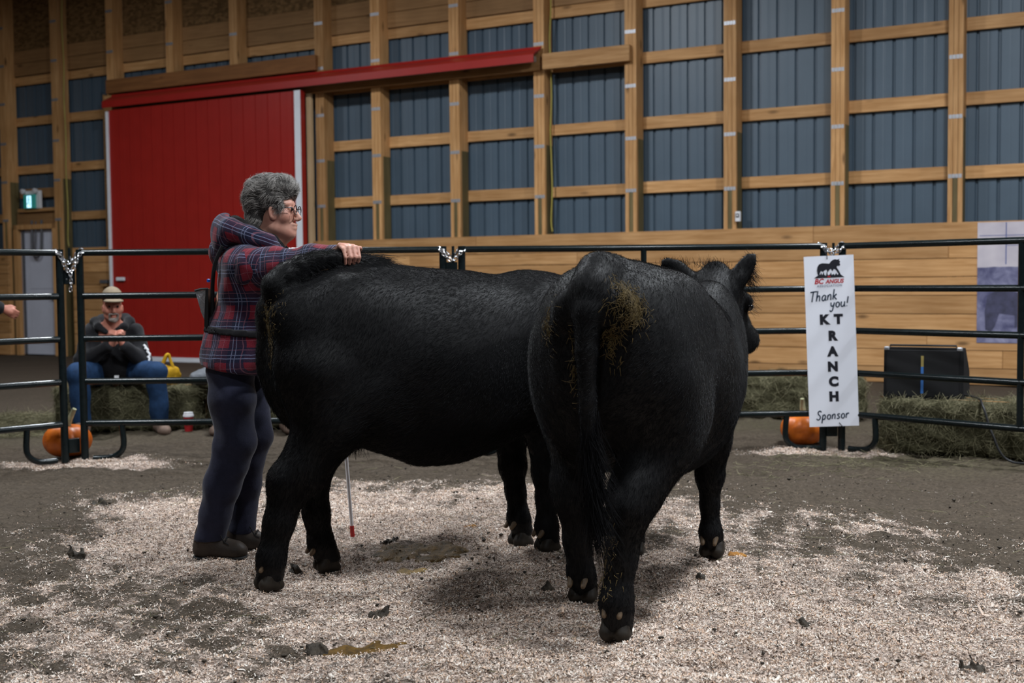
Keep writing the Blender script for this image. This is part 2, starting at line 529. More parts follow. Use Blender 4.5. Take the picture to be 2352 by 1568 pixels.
def soil_material():
    t = NT('arena_soil_and_shavings')
    v = t.n('TexCoord').outputs['Object']
    cov = t.n('Attribute', attribute_name='shavings').outputs['Fac']
    hay = t.n('Attribute', attribute_name='chaff').outputs['Fac']
    n1 = t.noise(v, 2.2, 6, .6)
    n2 = t.noise(v, 46, 5, .65)
    n3 = t.noise(v, 190, 3, .6)
    dirt = t.ramp(n2, [(.28, (.030, .023, .0155)), (.55, (.074, .057, .041)), (.78, (.128, .100, .073))])
    dirt = t.mix(t.ramp(n1, [(.3, (0, 0, 0)), (.7, (.55, .55, .55))]), dirt, (.052, .040, .029, 1))
    fl = t.n('TexVoronoi', {'Vector': v, 'Scale': 330.0})
    speck = t.ramp(fl.outputs['Color'], [(.84, (0, 0, 0)), (.9, (1, 1, 1))])
    dirt = t.mix(t.math('MULTIPLY', speck, .30), dirt, (.26, .22, .18, 1))
    dirt = t.mix(t.math('MULTIPLY', hay, t.ramp(n2, [(.4, (0, 0, 0)), (.6, (.9, .9, .9))])), dirt, (.075, .066, .038, 1))
    w = t.n('VectorMath', {0: v, 1: t.n('VectorMath', {0: t.n('TexNoise', {'Vector': v, 'Scale': 60.0}).outputs['Color'], 1: (.02, .02, .02)}, operation='MULTIPLY').outputs[0]}, operation='ADD').outputs[0]
    c1 = t.n('TexVoronoi', {'Vector': t.n('Mapping', {'Vector': w, 'Scale': (170, 95, 120), 'Rotation': (0, 0, .6)}).outputs[0], 'Scale': 1.0})
    c2 = t.n('TexVoronoi', {'Vector': t.n('Mapping', {'Vector': w, 'Scale': (90, 260, 120), 'Rotation': (0, 0, -.5)}).outputs[0], 'Scale': 1.0})
    sepa = t.n('SeparateColor', {0: c1.outputs['Color']}).outputs[0]
    sepb = t.n('SeparateColor', {0: c2.outputs['Color']}).outputs[1]
    tone = t.math('MULTIPLY_ADD', sepa, .5, t.math('MULTIPLY', sepb, .5))
    sh = t.ramp(tone, [(.10, (.07, .053, .041)), (.34, (.31, .235, .19)), (.58, (.54, .42, .35)), (.85, (.69, .59, .52))])
    thr = t.math('ADD', t.math('MULTIPLY', n2, .55), t.math('MULTIPLY', n3, .45))
    k = t.math('MULTIPLY_ADD', t.math('SUBTRACT', cov, t.math('MULTIPLY_ADD', thr, 1.5, -.16)), 3.2, .55)
    k = t.math('MINIMUM', t.math('MAXIMUM', k, 0.0), 1.0)
    col = t.mix(k, dirt, sh)
    t.set(col, .9, 0, .15)
    n4 = t.noise(t.n('Mapping', {'Vector': v, 'Scale': (9, 15, 9), 'Rotation': (0, 0, .25)}).outputs[0], 1.0, 5, .6, .4)
    t.bump(t.math('ADD', t.math('MULTIPLY', n4, 3.0), t.math('ADD', n2, t.math('MULTIPLY', t.math('MULTIPLY', tone, k), .8))), .75, .014)
    return t.m

def make_floor():
    xs = np.unique(np.round(np.concatenate([np.linspace(-24, -3.6, 30), np.arange(-3.6, 3.6, .026), np.linspace(3.6, 16, 24)]), 4))
    ys = np.unique(np.round(np.concatenate([np.linspace(-6, 2.6, 16), np.arange(2.6, 9.2, .026), np.linspace(9.2, 11.5, 40), np.linspace(11.5, 28, 20)]), 4))
    X, Y = np.meshgrid(xs, ys, indexing='ij')
    Z = ground_z(X, Y)
    nx, ny = X.shape
    vs = np.stack([X.ravel(), Y.ravel(), Z.ravel()], 1)
    i = np.arange(nx * ny).reshape(nx, ny)
    q = np.stack([i[:-1, :-1].ravel(), i[1:, :-1].ravel(), i[1:, 1:].ravel(), i[:-1, 1:].ravel()], 1)
    o = np_mesh('floor', vs, q, mats=soil_material())
    me = o.data
    a = me.attributes.new('shavings', 'FLOAT', 'POINT'); a.data.foreach_set('value', shavings_cover(X, Y).astype(np.float32))
    ch = np.zeros(X.size)
    P = vs[:, :2]
    for cx, cy, rx, ry in ((-3.9, 9.9, 1.6, 1.0), (2.6, 8.0, .8, .55), (3.2, 7.6, .9, .5), (2.2, 9.9, 1.0, .8)):
        ch = np.maximum(ch, np.clip(1.2 - np.hypot((P[:, 0] - cx) / rx, (P[:, 1] - cy) / ry), 0, 1))
    a = me.attributes.new('chaff', 'FLOAT', 'POINT'); a.data.foreach_set('value', ch.astype(np.float32))
    tag(o, 'brown soil arena floor strewn with pale wood shavings', 'floor', kind='structure')
make_floor()

# ---------------------------------------------------------------- back wall (own frame: x along the wall, y into it, z up)
WALL_ORG, WALL_ANG = (5.167, 13.322, 0.0), -math.radians(28.4)
def wall_point(u, y, z):
    c, s = math.cos(WALL_ANG), math.sin(WALL_ANG)
    return (WALL_ORG[0] + c * u - s * y, WALL_ORG[1] + s * u + c * y, z)
wall = empty('wall_back', WALL_ORG, WALL_ANG, 'tall back wall of slate blue steel cladding behind pine posts and girts', 'wall', kind='structure')
ROOF_Z = 7.0
U0, U1 = -19.0, 6.0

def cladding():
    b = MB(); pitch = .2286; y = .30
    prof = []
    u = U0
    while u < U1:
        prof += [(u, 0), (u + .085, 0), (u + .092, .0018), (u + .105, .0018), (u + .112, 0), (u + .190, 0), (u + .199, .028), (u + .218, .028), (u + .2286, 0)]
        u += pitch
    vs = []
    for a, d in prof: vs += [(a, y + d, 0), (a, y + d, ROOF_Z)]
    fs = [(2 * i, 2 * i + 2, 2 * i + 3, 2 * i + 1) for i in range(len(prof) - 1)]
    b.raw(vs, fs)
    return b.build('steel_cladding', M['clad'], wall)
cladding()

POST_W, POST_D, POST_Y = .16, .225, .035
POST_U = [-.32 - 1.303 * k for k in range(-4, 14)]
POST_U = [(-9.13 if abs(u + 9.44) < .05 else u) for u in POST_U]
rp = random.Random(3)
for u in POST_U:
    low = 0.0
    if -13.0 < u < -9.3: low = 4.30          # cut off above the sliding door
    p = MB()
    for i in range(3):                        # laminated front plies
        p.box(u + i * POST_W / 3 + .002, u + (i + 1) * POST_W / 3 - .002, POST_Y, POST_Y + .05, max(low, 2.33 if i == 1 else 0), ROOF_Z)
    p.box(u, u + POST_W, POST_Y + .05, POST_Y + POST_D, max(low, 3.0), ROOF_Z)
    po = p.build('wall_post', M['pine_z'], wall)
    if low < 2:
        t = MB()
        t.box(u + POST_W / 3 + .002, u + 2 * POST_W / 3 - .002, POST_Y + .004, POST_Y + .05, 0, 2.33)
        t.box(u, u + POST_W, POST_Y + .05, POST_Y + POST_D, 0, 3.0)
        t.build('treated_timber', M['treated_z'], po, label='olive pressure treated lower part of the post')
    dz = rp.uniform(-.02, .02)
    s = MB()
    for z in (2.33, 2.99, 3.65, 4.33, 4.98, 5.63):
        if z < low + .05: continue
        for i in range(4):
            s.box(u + .008 + i * .037, u + .041 + i * .037, POST_Y - .003, POST_Y, z + dz - .022, z + dz + .022)
    s.build('nail_strap', M['strap'], po, label='galvanised straps across the post')

rows = [2.385, 3.21, 4.04, 4.745]
for k in range(len(POST_U) - 1):
    a, b_ = POST_U[k + 1] + POST_W, POST_U[k]
    for z in rows:
        if -13.2 < (a + b_) / 2 < -9.2 and z < 4.5: continue
        g = MB().box(a, b_, .245, .285, z - .073 + rp.uniform(-.006, .006), z + .073 + rp.uniform(-.006, .006), .004)
        g.build('girt', M['pine_x'], wall)
    g = MB().box(a, b_, .235, .285, 4.83, 5.045, .004).box(a, b_, .235, .285, 5.052, 5.26, .004)
    g.build('header_plank', M['old_x'], wall)
    MB().box(a, b_, .25, .285, 5.265, ROOF_Z).build('strand_board_sheet', M['osb'], wall)
# extra short girts by the small door
MB().box(-15.73, -14.65, .225, .285, 2.72, 2.88, .004).build('girt', M['old_x'], wall)
MB().box(-15.65, -14.70, .10, .285, 2.47, 2.53, .004).build('ledger', M['pine_x'], wall)
MB().box(-15.73, -14.65, .15, .285, 2.18, 2.46, .004).build('header_plank', M['old_x'], wall)

def lining(u0, u1, ztop, name='plank_lining'):
    edges = [0, .185, .385, .575, .79, 1.0, 1.21, 1.415, 1.575, ztop]
    r = random.Random(11)
    for z0, z1 in zip(edges[:-1], edges[1:]):
        cuts = [u0]
        c = u0 + r.uniform(1.4, 4.8)
        while c < u1 - .8: cuts.append(c); c += r.choice([2.6, 3.9, 3.9, 4.6])
        cuts.append(u1)
        for a, b_ in zip(cuts[:-1], cuts[1:]):
            MB().box(a + .0015, b_ - .0015, -.003 + r.uniform(-.002, .002), .035, z0 + .003, z1 - .003, .004).build('lining_board', M['pine_x'], wall)
lining(-9.24, U1, 1.82)
lining(-14.22, -13.36, 1.83)
lining(U0, -15.80, 1.85)

# timber round the sliding door
MB().box(-13.42, -13.34, .0, .24, 0, 4.3).build('door_post', M['old_x'], wall)
MB().box(-9.265, -9.185, -.01, .05, 0, 3.98).build('jamb_board', M['pale_z'], wall)
MB().box(-13.30, -9.06, -.045, .03, 4.30, 4.52, .006).build('header_board', M['brown_x'], wall)
MB().box(-13.38, -5.42, -.01, .03, 3.97, 4.275, .004).build('track_board', M['pine_x'], wall)
MB().box(-5.36, -4.13, -.05, .03, 3.965, 4.17, .005).build('track_board', M['pine_x'], wall)

# ---------------------------------------------------------------- red sliding door and its track cover
door = empty('door_1', WALL_ORG, WALL_ANG, 'big red ribbed steel sliding barn door with white edge trim', 'door', kind='structure')
def red_panel():
    b = MB(); prof = []; u = -13.10; y0 = -.19
    while u < -9.24:
        prof += [(u, 0), (u + .108, 0), (u + .109, .003), (u + .115, .003), (u + .117, 0), (u + .214, 0), (u + .217, .012), (u + .230, .012), (u + .234, 0)]
        u += .234
    prof = [p for p in prof if p[0] <= -9.22]
    vs = []
    for a, d in prof: vs += [(a, y0 + d, .06), (a, y0 + d, 4.0)]
    b.raw(vs, [(2 * i, 2 * i + 2, 2 * i + 3, 2 * i + 1) for i in range(len(prof) - 1)])
    b.box(-13.11, -9.22, y0 + .03, y0 + .075, .05, 4.0)
    b.build('ribbed_panel', M['red'], door)
red_panel()
MB().box(-13.14, -13.09, -.213, -.11, .03, 3.98).build('edge_trim', M['white_trim'], door, label='white edge trim strip')
MB().box(-9.325, -9.215, -.213, -.205, .03, 4.0).build('edge_trim', M['white_trim'], door, label='white edge trim strip')
MB().box(-9.217, -9.21, -.205, -.11, .03, 4.0).build('edge_return', M['red'], door)
MB().box(-13.11, -9.22, -.212, -.11, -.01, .06).build('bottom_trim', M['white_trim'], door, label='white bottom trim strip')
MB().box(-12.98, -12.80, -.235, -.205, 1.27, 1.325, .006).build('handle', M['white_trim'], door, label='small white pull handle')

trk = empty('trim_1', WALL_ORG, WALL_ANG, 'long red steel cover over the sliding door track', 'track cover', kind='structure')
prof = [(-.012, 4.275), (-.05, 4.268), (-.07, 4.235), (-.20, 4.175), (-.262, 4.135), (-.262, 4.035), (-.245, 4.035), (-.245, 4.125), (-.19, 4.160), (-.06, 4.215), (-.04, 4.25), (-.012, 4.258)]
MB().prism(prof, -13.16, -5.38, 'x').build('cover_sheet', M['red'], trk)
MB().box(-13.1, -5.42, -.16, -.10, 4.06, 4.13).build('track_rail', M['strap'], trk, label='galvanised track rail')

# ---------------------------------------------------------------- small white door
d2 = empty('door_2', WALL_ORG, WALL_ANG, 'narrow greyish white walk door under the exit sign', 'door', kind='structure')
b = MB().box(-15.58, -14.72, .10, .145, .02, 2.17)
b.box(-15.36, -14.78, .094, .10, 1.15, 2.02, .002).box(-15.36, -14.78, .094, .10, .2, .98, .002)
b.build('door_leaf', M['white_door'], d2)
f = MB().box(-15.68, -15.58, .02, .2, 0, 2.25).box(-14.72, -14.66, .02, .2, 0, 2.25).box(-15.68, -14.66, .02, .2, 2.17, 2.25)
f.build('door_frame', M['pine_z'], d2)
MB().box(-15.53, -15.49, .07, .10, .03, 2.16).build('hinge_stile', M['grey'], d2)
MB().lathe([(.012, 0), (.012, .03), (.03, .035), (.032, .055), (.02, .07)], (0, 0, 0), 14).build('knob', M['strap'], d2).matrix_local = Matrix.Translation((-14.80, .10, 1.0)) @ Matrix.Rotation(math.pi / 2, 4, 'X')

# left end wall, roof underside, right wall: out of the frame but they close the room
b = MB().box(-15.2, -14.9, -6, 26, 0, ROOF_Z)
tag(b.build('wall_left', M['old_x']), 'far left end wall of the barn', 'wall', kind='structure')
b = MB().box(-24, 14, -6, 26, ROOF_Z, ROOF_Z + .1)
tag(b.build('ceiling', M['osb']), 'dark underside of the barn roof', 'ceiling', kind='structure')

# things fixed to the wall
def at_wall(name, u, y, z, label, cat, group=None):
    o = empty(name, wall_point(u, y, z), WALL_ANG, label, cat, group)
    return o
sg = at_wall('exit_sign', -15.28, .09, 2.66, 'lit green exit sign with running figure above white walk door', 'exit sign')
MB().box(-.17, .21, -.0, .05, -.135, .17, .006).build('backplate', M['pale_plastic'], sg, label='pale grey backplate')
def emit(name, c, e):
    t = NT(name); t.set(c, .4); t.put(t.b.inputs['Emission Color'], c); t.put(t.b.inputs['Emission Strength'], e); return t.m
M['exit_green'] = emit('lit_green_panel', (.01, .16, .14, 1), .35)
M['exit_white'] = emit('lit_pictogram', (.45, .8, 1, 1), 1.3)
MB().box(-.15, .12, -.045, -.0, -.13, .105, .006).build('green_panel', M['exit_green'], sg, label='lit green panel')
pg = MB()
pg.box(-.055, .045, -.052, -.046, -.12, .08)
pg.build('door_pictogram', M['exit_white'], sg, label='lit white door shape')
pg = MB().lathe([(.0005, -.01), (.014, -.005), (.014, .005), (.0005, .01)], (0, 0, 0), 10)
o = pg.build('figure_head', M['exit_green'], sg); o.matrix_local = Matrix.Translation((.0, -.055, .055)) @ Matrix.Rotation(math.pi / 2, 4, 'X')
pg = MB()
for a, b_ in (((0, .038), (-.008, -.02)), ((-.008, -.02), (.022, -.05)), ((.022, -.05), (.02, -.09)), ((-.008, -.02), (-.03, -.055)), ((-.03, -.055), (-.045, -.06)), ((0, .03), (.025, .0)), ((0, .03), (-.028, .015))):
    pg.tube([(a[0], -.055, a[1]), (b_[0], -.055, b_[1])], .006, 6)
pg.build('running_figure', M['exit_green'], sg, label='running figure pictogram')
for sx in (-.16, .14):
    hd = MB().lathe([(.0, -.03), (.03, -.03), (.045, .02), (.043, .03), (.0, .035)], (0, 0, 0), 14)
    o = hd.build('lamp_head', M['pale_plastic'], sg); o.matrix_local = Matrix.Translation((sx, -.03, .165)) @ Matrix.Rotation(math.radians(100), 4, 'X')

hose = MB()
pts = [(-.12, -.0, .62), (-.115, -.01, .3), (-.10, -.02, .08), (-.03, -.03, .0), (.05, -.03, .0), (.11, -.02, .08), (.12, -.01, .3), (.12, 0, .62)]
from itertools import chain as _ch
def smooth_path(pts, n=8):
    P = [np.array(p, float) for p in pts]; out = []
    for i in range(len(P) - 1):
        p0, p1, p2, p3 = P[max(i - 1, 0)], P[i], P[i + 1], P[min(i + 2, len(P) - 1)]
        for k in range(n):
            t = k / n
            out.append(.5 * ((2 * p1) + (p2 - p0) * t + (2 * p0 - 5 * p1 + 4 * p2 - p3) * t * t + (3 * p1 - p0 - 3 * p2 + p3) * t ** 3))
    out.append(P[-1]); return out
hose.tube(smooth_path(pts), .02, 8)
hose.tube(smooth_path([(-.02, -.0, .60), (-.03, -.01, .3), (-.03, -.02, .1), (.02, -.03, .03)]), .012, 8)
o = hose.build('rope_loop', M['grey'], smooth=True)
o.location = wall_point(-15.12, .05, 1.70); o.rotation_euler = (0, 0, WALL_ANG)
tag(o, 'dark rope loop hanging over the top of the white walk door', 'rope')

sw = at_wall('switch_box', -2.735, .03, 1.965, 'small white switch box on a wall post above the plank lining', 'switch box')
MB().box(-.032, .032, -.04, .004, -.062, .062, .006).build('housing', M['pale_plastic'], sw)
MB().box(-.02, .02, -.047, -.038, -.012, .038, .003).build('cover_plate', M['grey'], sw, label='grey cover plate')
MB().box(-.008, .008, -.055, -.045, .002, .024, .002).build('toggle', M['pale_plastic'], sw)
for nm, u, y, lab in (('wall_wire', -5.335, .15, 'pale yellow wire running down the post right of the track end'), ('wall_wire', -14.36, .05, 'yellow wire running down the post left of the red door')):
    pts = [(u, y, 6.9)] + [(u + .012 * math.sin(i * 2.1), y, 6.4 - .4 * i) for i in range(12)] + [(u + .01, y, 1.86)]
    o = MB().tube(smooth_path([wall_point(*p) for p in pts], 3), .010, 6).build(nm, M['yellow_wire'], smooth=True)
    tag(o, lab, 'wire')
br = at_wall('latch_bracket', -13.42, -.03, 1.24, 'grey wooden latch bracket on planks left of red door', 'bracket')
MB().box(-.12, .05, -.03, .03, -.01, .05, .004).build('arm', M['grey'], br)
MB().box(-.08, .04, -.05, .03, -.06, -.02, .004).build('rest', M['old_x'], br)

# ---------------------------------------------------------------- steel corral panels
RAIL_Z = [.253, .545, .842, 1.138, 1.437]
def panel(a, b, label, foot_a, foot_b, extra=None):
    """a livestock panel standing between ground points a and b"""
    a = V3(a[0], a[1], 0); b = V3(b[0], b[1], 0)
    L = np.linalg.norm(b - a); ang = math.atan2(b[1] - a[1], b[0] - a[0])
    r = empty('corral_panel', a, ang, label, 'fence panel', 'black steel corral panels')
    for z in RAIL_Z:
        MB().tube([(.02, 0, z), (L - .02, 0, z)], .0225, 12).build('rail', M['fence'], r, True)
    for x in (0, L):
        MB().tube([(x, 0, -.012), (x, 0, 1.46)], .026, 12).build('end_post', M['fence'], r, True)
    MB().tube([(L / 2, 0, RAIL_Z[0]), (L / 2, 0, RAIL_Z[-1])], .021, 12).build('stay', M['fence'], r, True)
    for end, on in ((0, foot_a), (1, foot_b)):
        if not on: continue
        s = 1 if end == 0 else -1
        x0 = 0 if end == 0 else L
        pts = [(x0 + s * .26, 0, .253), (x0 + s * .27, 0, .12), (x0 + s * .255, 0, .06), (x0 + s * .20, 0, .018), (x0 + s * .12, 0, .008), (x0 + s * (.02 if on == 2 else .06), 0, .008)]
        MB().tube(smooth_path(pts, 6), .021, 12).build('foot', M['fence'], r, True)
    return r, L
J1r, J2l, J2r, J3l, J3r, J4l = (-3.105, 8.25), (-2.985, 8.30), (-.475, 8.36), (-.345, 8.37), (2.205, 8.47), (2.335, 8.46)
d1 = V3(-.70, -.715, 0); d1 /= np.linalg.norm(d1)
p1e = (J1r[0] + 2.56 * d1[0], J1r[1] + 2.56 * d1[1])
d4 = unit(V3(.85, -.93, 0)); p4e = (J4l[0] + 2.56 * d4[0], J4l[1] + 2.56 * d4[1])
pan1, L1 = panel(p1e, J1r, 'black corral panel cut off by the left edge, nearest the white walk door', 1, 1)
pan2, L2 = panel(J2l, J2r, 'black corral panel in front of the red door and the seated man', 1, 1)
pan3, L3 = panel(J3l, J3r, 'black corral panel behind the front black cow, left of the hanging sign', 1, 2)
pan4, L4 = panel(J4l, p4e, 'black corral panel right of the hanging sign in front of the speaker', 1, 1)
def latch(pan, x, z, s, rod):
    MB().box(x + s * .02 if s > 0 else x - .10, x + .10 if s > 0 else x - .02, -.022, .022, z - .05, z + .05, .004).build('latch_box', M['fence'], pan)
    if rod: MB().tube([(x + s * .07, 0, z - .09), (x + s * .07, 0, z + rod)], .010, 8).build('latch_pin', M['fence'], pan, True)
latch(pan1, L1, 1.27, 1, .20)
latch(pan1, L1, .10, 1, 0)
latch(pan2, L2, 1.30, 1, .16)
latch(pan3, L3, 1.30, 1, .16)
latch(pan3, L3, .14, 1, 0)

def chain(name, pts, label, r=.0040, pitch=.026):
    """a run of interlocked links along a path"""
    P = smooth_path(pts, 24); d = [0]
    for i in range(1, len(P)): d.append(d[-1] + np.linalg.norm(P[i] - P[i - 1]))
    b = MB(); k = 0; s = 0
    while s < d[-1] - pitch * .5:
        i = max(1, np.searchsorted(d, s + pitch / 2)); i = min(i, len(P) - 1)
        t = unit(P[i] - P[i - 1]); c = P[i]
        ref = V3(0, 0, 1) if abs(t[2]) < .9 else V3(1, 0, 0)
        u = unit(np.cross(t, ref)); w = np.cross(t, u)
        side = u if k % 2 else w
        lp = [c + t * (math.cos(q) * pitch * .78) + side * (math.sin(q) * pitch * .42) for q in np.linspace(0, 2 * math.pi, 11)]
        b.tube(lp, r, 6, False)
        s += pitch; k += 1
    o = b.build(name, M['chrome'], smooth=True)
    tag(o, label, 'chain', 'chains tying the panels together')
    return o
def joint_chain(A, B, label, z=1.43, drop=.1, tail=0.0):
    A = V3(A[0], A[1], z); B = V3(B[0], B[1], z)
    m = (A + B) / 2; t = unit(B - A); n = V3(t[1], -t[0], 0)
    R = .036
    pts = [A - t * R + V3(0, 0, .02), A - n * -R, A - t * R * .6 + n * R, A + n * R + V3(0, 0, -.02), m + n * .02 + V3(0, 0, -drop), B + n * R + V3(0, 0, -.01), B + t * R, B - n * R + V3(0, 0, .02), m - n * .01 + V3(0, 0, -drop * .55), A - n * R + V3(0, 0, .0)]
    chain('chain', pts, label)
    if tail:
        return chain('chain', [m + n * .02 + V3(0, 0, -drop), m + n * .025 + V3(.005, 0, -drop - tail / 2), m + n * .02 + V3(.0, 0, -drop - tail)], label + ', loose end')
joint_chain(J1r, J2l, 'silver chain looped round the two posts left of the seated man', 1.435, .13, .12)
joint_chain(J2r, J3l, 'silver chain looped round the two posts above the rear cow', 1.43, .07)
joint_chain(J3r, J4l, 'silver chain looped round the two posts above the white sign', 1.435, .05)

# ---------------------------------------------------------------- hanging sponsor sign
def card_material():
    return plain('white_corrugated_card', (.80, .82, .90), .45, 0, .4, .02, 4)
M['card'] = card_material()
M['ink'] = plain('black_ink', (.012, .013, .02), .5, 0, .3, .1, 20)
M['ink_blue'] = plain('dark_script_ink', (.02, .035, .06), .5, 0, .3, .1, 20)
M['ink_red'] = plain('red_ink', (.45, .02, .03), .5, 0, .3, .05, 20)
M['ink_grey'] = plain('grey_ink', (.25, .27, .33), .5, 0, .3, .05, 20)
sign = bpy.data.objects.new('hanging_sign', None); COL.objects.link(sign)
# own frame: x right, z up along the card, y away from the viewer; hung a little askew
SW, SH = .338, 1.195
sign.matrix_world = Matrix.Translation((2.213, 8.368, 1.368)) @ Matrix.Rotation(math.radians(-8), 4, 'Z') @ Matrix.Rotation(math.radians(-2.1), 4, 'Y')
tag(sign, 'tall white sponsor sign with black lettering hanging on the corral posts', 'sign')
MB().box(-SW / 2, SW / 2, 0, .005, -SH, 0).build('card', M['card'], sign)
def text(s, x, z, size, mat, bold=0.0, shear=0.0, parent=None, y=-.001, name='lettering', sx=1.0, rot=0.0, space=1.0):
    c = bpy.data.curves.new(name, 'FONT')
    c.body = s; c.size = size; c.align_x = 'CENTER'; c.align_y = 'CENTER'; c.offset = bold; c.shear = shear; c.extrude = .0006; c.space_character = space
    c.resolution_u = 4
    c.materials.append(mat)
    o = bpy.data.objects.new(name, c); COL.objects.link(o); o.parent = parent
    bpy.context.view_layer.update()
    me = bpy.data.meshes.new_from_object(o.evaluated_get(bpy.context.evaluated_depsgraph_get()))
    bpy.data.objects.remove(o); bpy.data.curves.remove(c)
    o = bpy.data.objects.new(name, me); COL.objects.link(o); o.parent = parent
    o.matrix_local = Matrix.Translation((x, y, z)) @ Matrix.Rotation(rot, 4, 'Y') @ Matrix.Rotation(math.pi / 2, 4, 'X') @ Matrix.Diagonal((sx, 1, 1, 1))
    return o
for s, x, z in (('K', -.045, -.447), ('T', .052, -.447), ('R', .008, -.562), ('A', .006, -.672), ('N', .004, -.778), ('C', .006, -.883), ('H', .005, -.988)):
    text(s, x, z, 0.088, M['ink'], .0062, 0, sign, name='letter_' + s.lower())
text('BC', -.073, -.178, .050, M['ink_red'], .0016, .25, sign, name='red_lettering', sx=.95)
text('ANGUS', .034, -.180, .039, M['ink_red'], .0014, .25, sign, name='red_lettering', sx=.92)
text('ASSOCIATION', .0, -.209, .022, M['ink_grey'], .0004, 0, sign, name='grey_lettering', sx=1.0, space=1.25)

STROKES = {  # handwriting, one unit = x height
 'T': (1.0, [[(-.05, 1.75), (.5, 1.85), (1.1, 1.9)], [(.5, 1.85), (.42, .9), (.38, 0)]]),
 'h': (.85, [[(.15, 1.9), (.1, .9), (.05, 0)], [(.07, .5), (.3, .95), (.55, .95), (.6, .6), (.6, 0)]]),
 'a': (.9, [[(.7, .85), (.4, 1.0), (.1, .65), (.1, .2), (.35, 0), (.6, .3), (.72, .9)], [(.72, .9), (.68, .3), (.85, 0)]]),
 'n': (.85, [[(.08, .95), (.08, 0)], [(.08, .5), (.3, .95), (.55, .95), (.62, .55), (.62, 0)]]),
 'k': (.85, [[(.15, 1.9), (.1, .9), (.06, 0)], [(.65, 1.0), (.15, .5)], [(.25, .55), (.45, .25), (.75, 0)]]),
 'y': (.85, [[(.05, 1.0), (.12, .4), (.35, .25), (.6, .55)], [(.7, 1.0), (.6, .3), (.45, -.5), (.15, -.75), (-.05, -.5)]]),
 'o': (.85, [[(.4, 1.0), (.1, .75), (.1, .25), (.38, 0), (.66, .25), (.66, .75), (.4, 1.0)]]),
 'u': (.9, [[(.08, 1.0), (.08, .3), (.3, 0), (.55, .2), (.7, .7)], [(.7, 1.0), (.7, .3), (.85, 0)]]),
 '!': (.4, [[(.25, 1.9), (.18, .6)], [(.14, .12), (.15, .02)]]),
 'S': (1.0, [[(.85, 1.6), (.55, 1.85), (.2, 1.6), (.3, 1.15), (.65, .8), (.7, .3), (.35, 0), (0, .25)]]),
 'p': (.85, [[(.1, 1.0), (.06, 0), (.02, -.75)], [(.1, .7), (.35, 1.0), (.62, .7), (.55, .2), (.3, 0), (.08, .25)]]),
 's': (.75, [[(.6, .9), (.35, 1.0), (.15, .8), (.4, .5), (.55, .25), (.3, 0), (.05, .12)]]),
 'r': (.7, [[(.08, 1.0), (.08, 0)], [(.08, .55), (.3, .95), (.6, .95)]]),
}
def script(word, x, z, unit_h, rise, name, shear=.12, w=.0050):
    b = MB(); cx = 0
    for ch in word:
        adv, st = STROKES[ch]
        for s in st:
            pts = [(x + (cx + px + shear * pz) * unit_h, -.0012, z + pz * unit_h + rise * cx * unit_h) for px, pz in s]
            P = smooth_path(pts, 5) if len(pts) > 2 else [np.array(p) for p in pts]
            b.tube(P, w, 6)
        cx += adv + .12
    # press the pen strokes flat against the card
    b.v = [(vx, -.0012 + (vy + .0012) * .25, vz) for vx, vy, vz in b.v]
    b.build(name, M['ink_blue'], sign, True)
script('Thank', -.138, -.318, .038, .08, 'script_lettering')
script('you!', .000, -.362, .036, .06, 'script_lettering')
script('Sponsor', -.120, -1.148, .034, .05, 'script_lettering', w=.0047)
# the bull on its hill
_em = lambda q: [((x - 250) * .00101, -.152 + (292 - y) * .00101) for x, y in q]
bull = _em([(172, 268), (168, 240), (172, 216), (184, 198), (205, 191), (232, 194), (254, 196), (262, 183), (275, 173), (292, 167), (306, 172), (322, 165), (319, 176), (327, 184), (322, 195), (327, 207), (318, 215), (306, 214), (301, 222), (308, 234), (319, 254), (327, 274), (314, 274), (302, 250), (291, 237), (282, 234), (272, 250), (262, 232), (252, 240), (241, 254), (232, 236), (222, 240), (208, 252), (196, 244), (188, 258), (184, 274)])
MB().prism(bull, -.0016, 0).build('bull_emblem', M['ink'], sign)
hill = _em([(148, 293), (172, 276), (182, 262), (188, 272), (198, 256), (203, 274), (214, 250), (218, 272), (228, 278), (236, 246), (241, 276), (254, 272), (262, 256), (268, 276), (280, 266), (286, 278), (298, 262), (304, 276), (318, 268), (330, 276), (352, 293)])
MB().prism(hill, -.0020, 0).build('hill_emblem', M['ink'], sign)
bz = -.150
MB().box(-.012, .008, -.0024, -.001, bz + .0, bz + .010).build('red_mark', M['ink_red'], sign)
for pts in ([(-.01, -.003, -.022), (-.012, -.01, -.012), (-.012, .0, .004), (-.025, .01, .03), (-.03, .04, .06)], [(.035, -.003, -1.17), (.045, -.012, -1.185), (.06, .01, -1.2)]):
    MB().tube(smooth_path(pts, 4), .0028, 6).build('tie_wire', M['darkmetal'], sign, True)

# ---------------------------------------------------------------- cattle
def coat_material(name='black_coat', c=(.0030, .0030, .0034), rough=.6, spec=.2):
    t = NT(name)
    n = t.noise(t.coord(), 7, 4)
    t.set(t.ramp(n, [(.3, tuple(q * .75 for q in c)), (.7, tuple(q * 1.3 for q in c))]), rough, 0, spec)
    return t.m
M['coat'] = coat_material()
M['fur'] = coat_material('black_fur_strands', (.0032, .0032, .0040), .42, .11)
M['hoof'] = plain('dark_hoof_horn', (.020, .0155, .011), .6, 0, .25, .45, 25)
M['dew'] = plain('tan_dewclaw_horn', (.11, .075, .045), .5, 0, .3, .3, 30)
M['eye'] = plain('dark_wet_eye', (.006, .005, .005), .08, 0, .6, .1, 5)
M['dung_fur'] = plain('dung_matted_hair', (.068, .046, .015), .7, 0, .2, .5, 60)
M['straw'] = plain('straw_bits', (.16, .115, .045), .7, 0, .2, .3, 40)
M['tag_green'] = plain('green_ear_tag', (.22, .42, .18), .5, 0, .3, .1, 10)

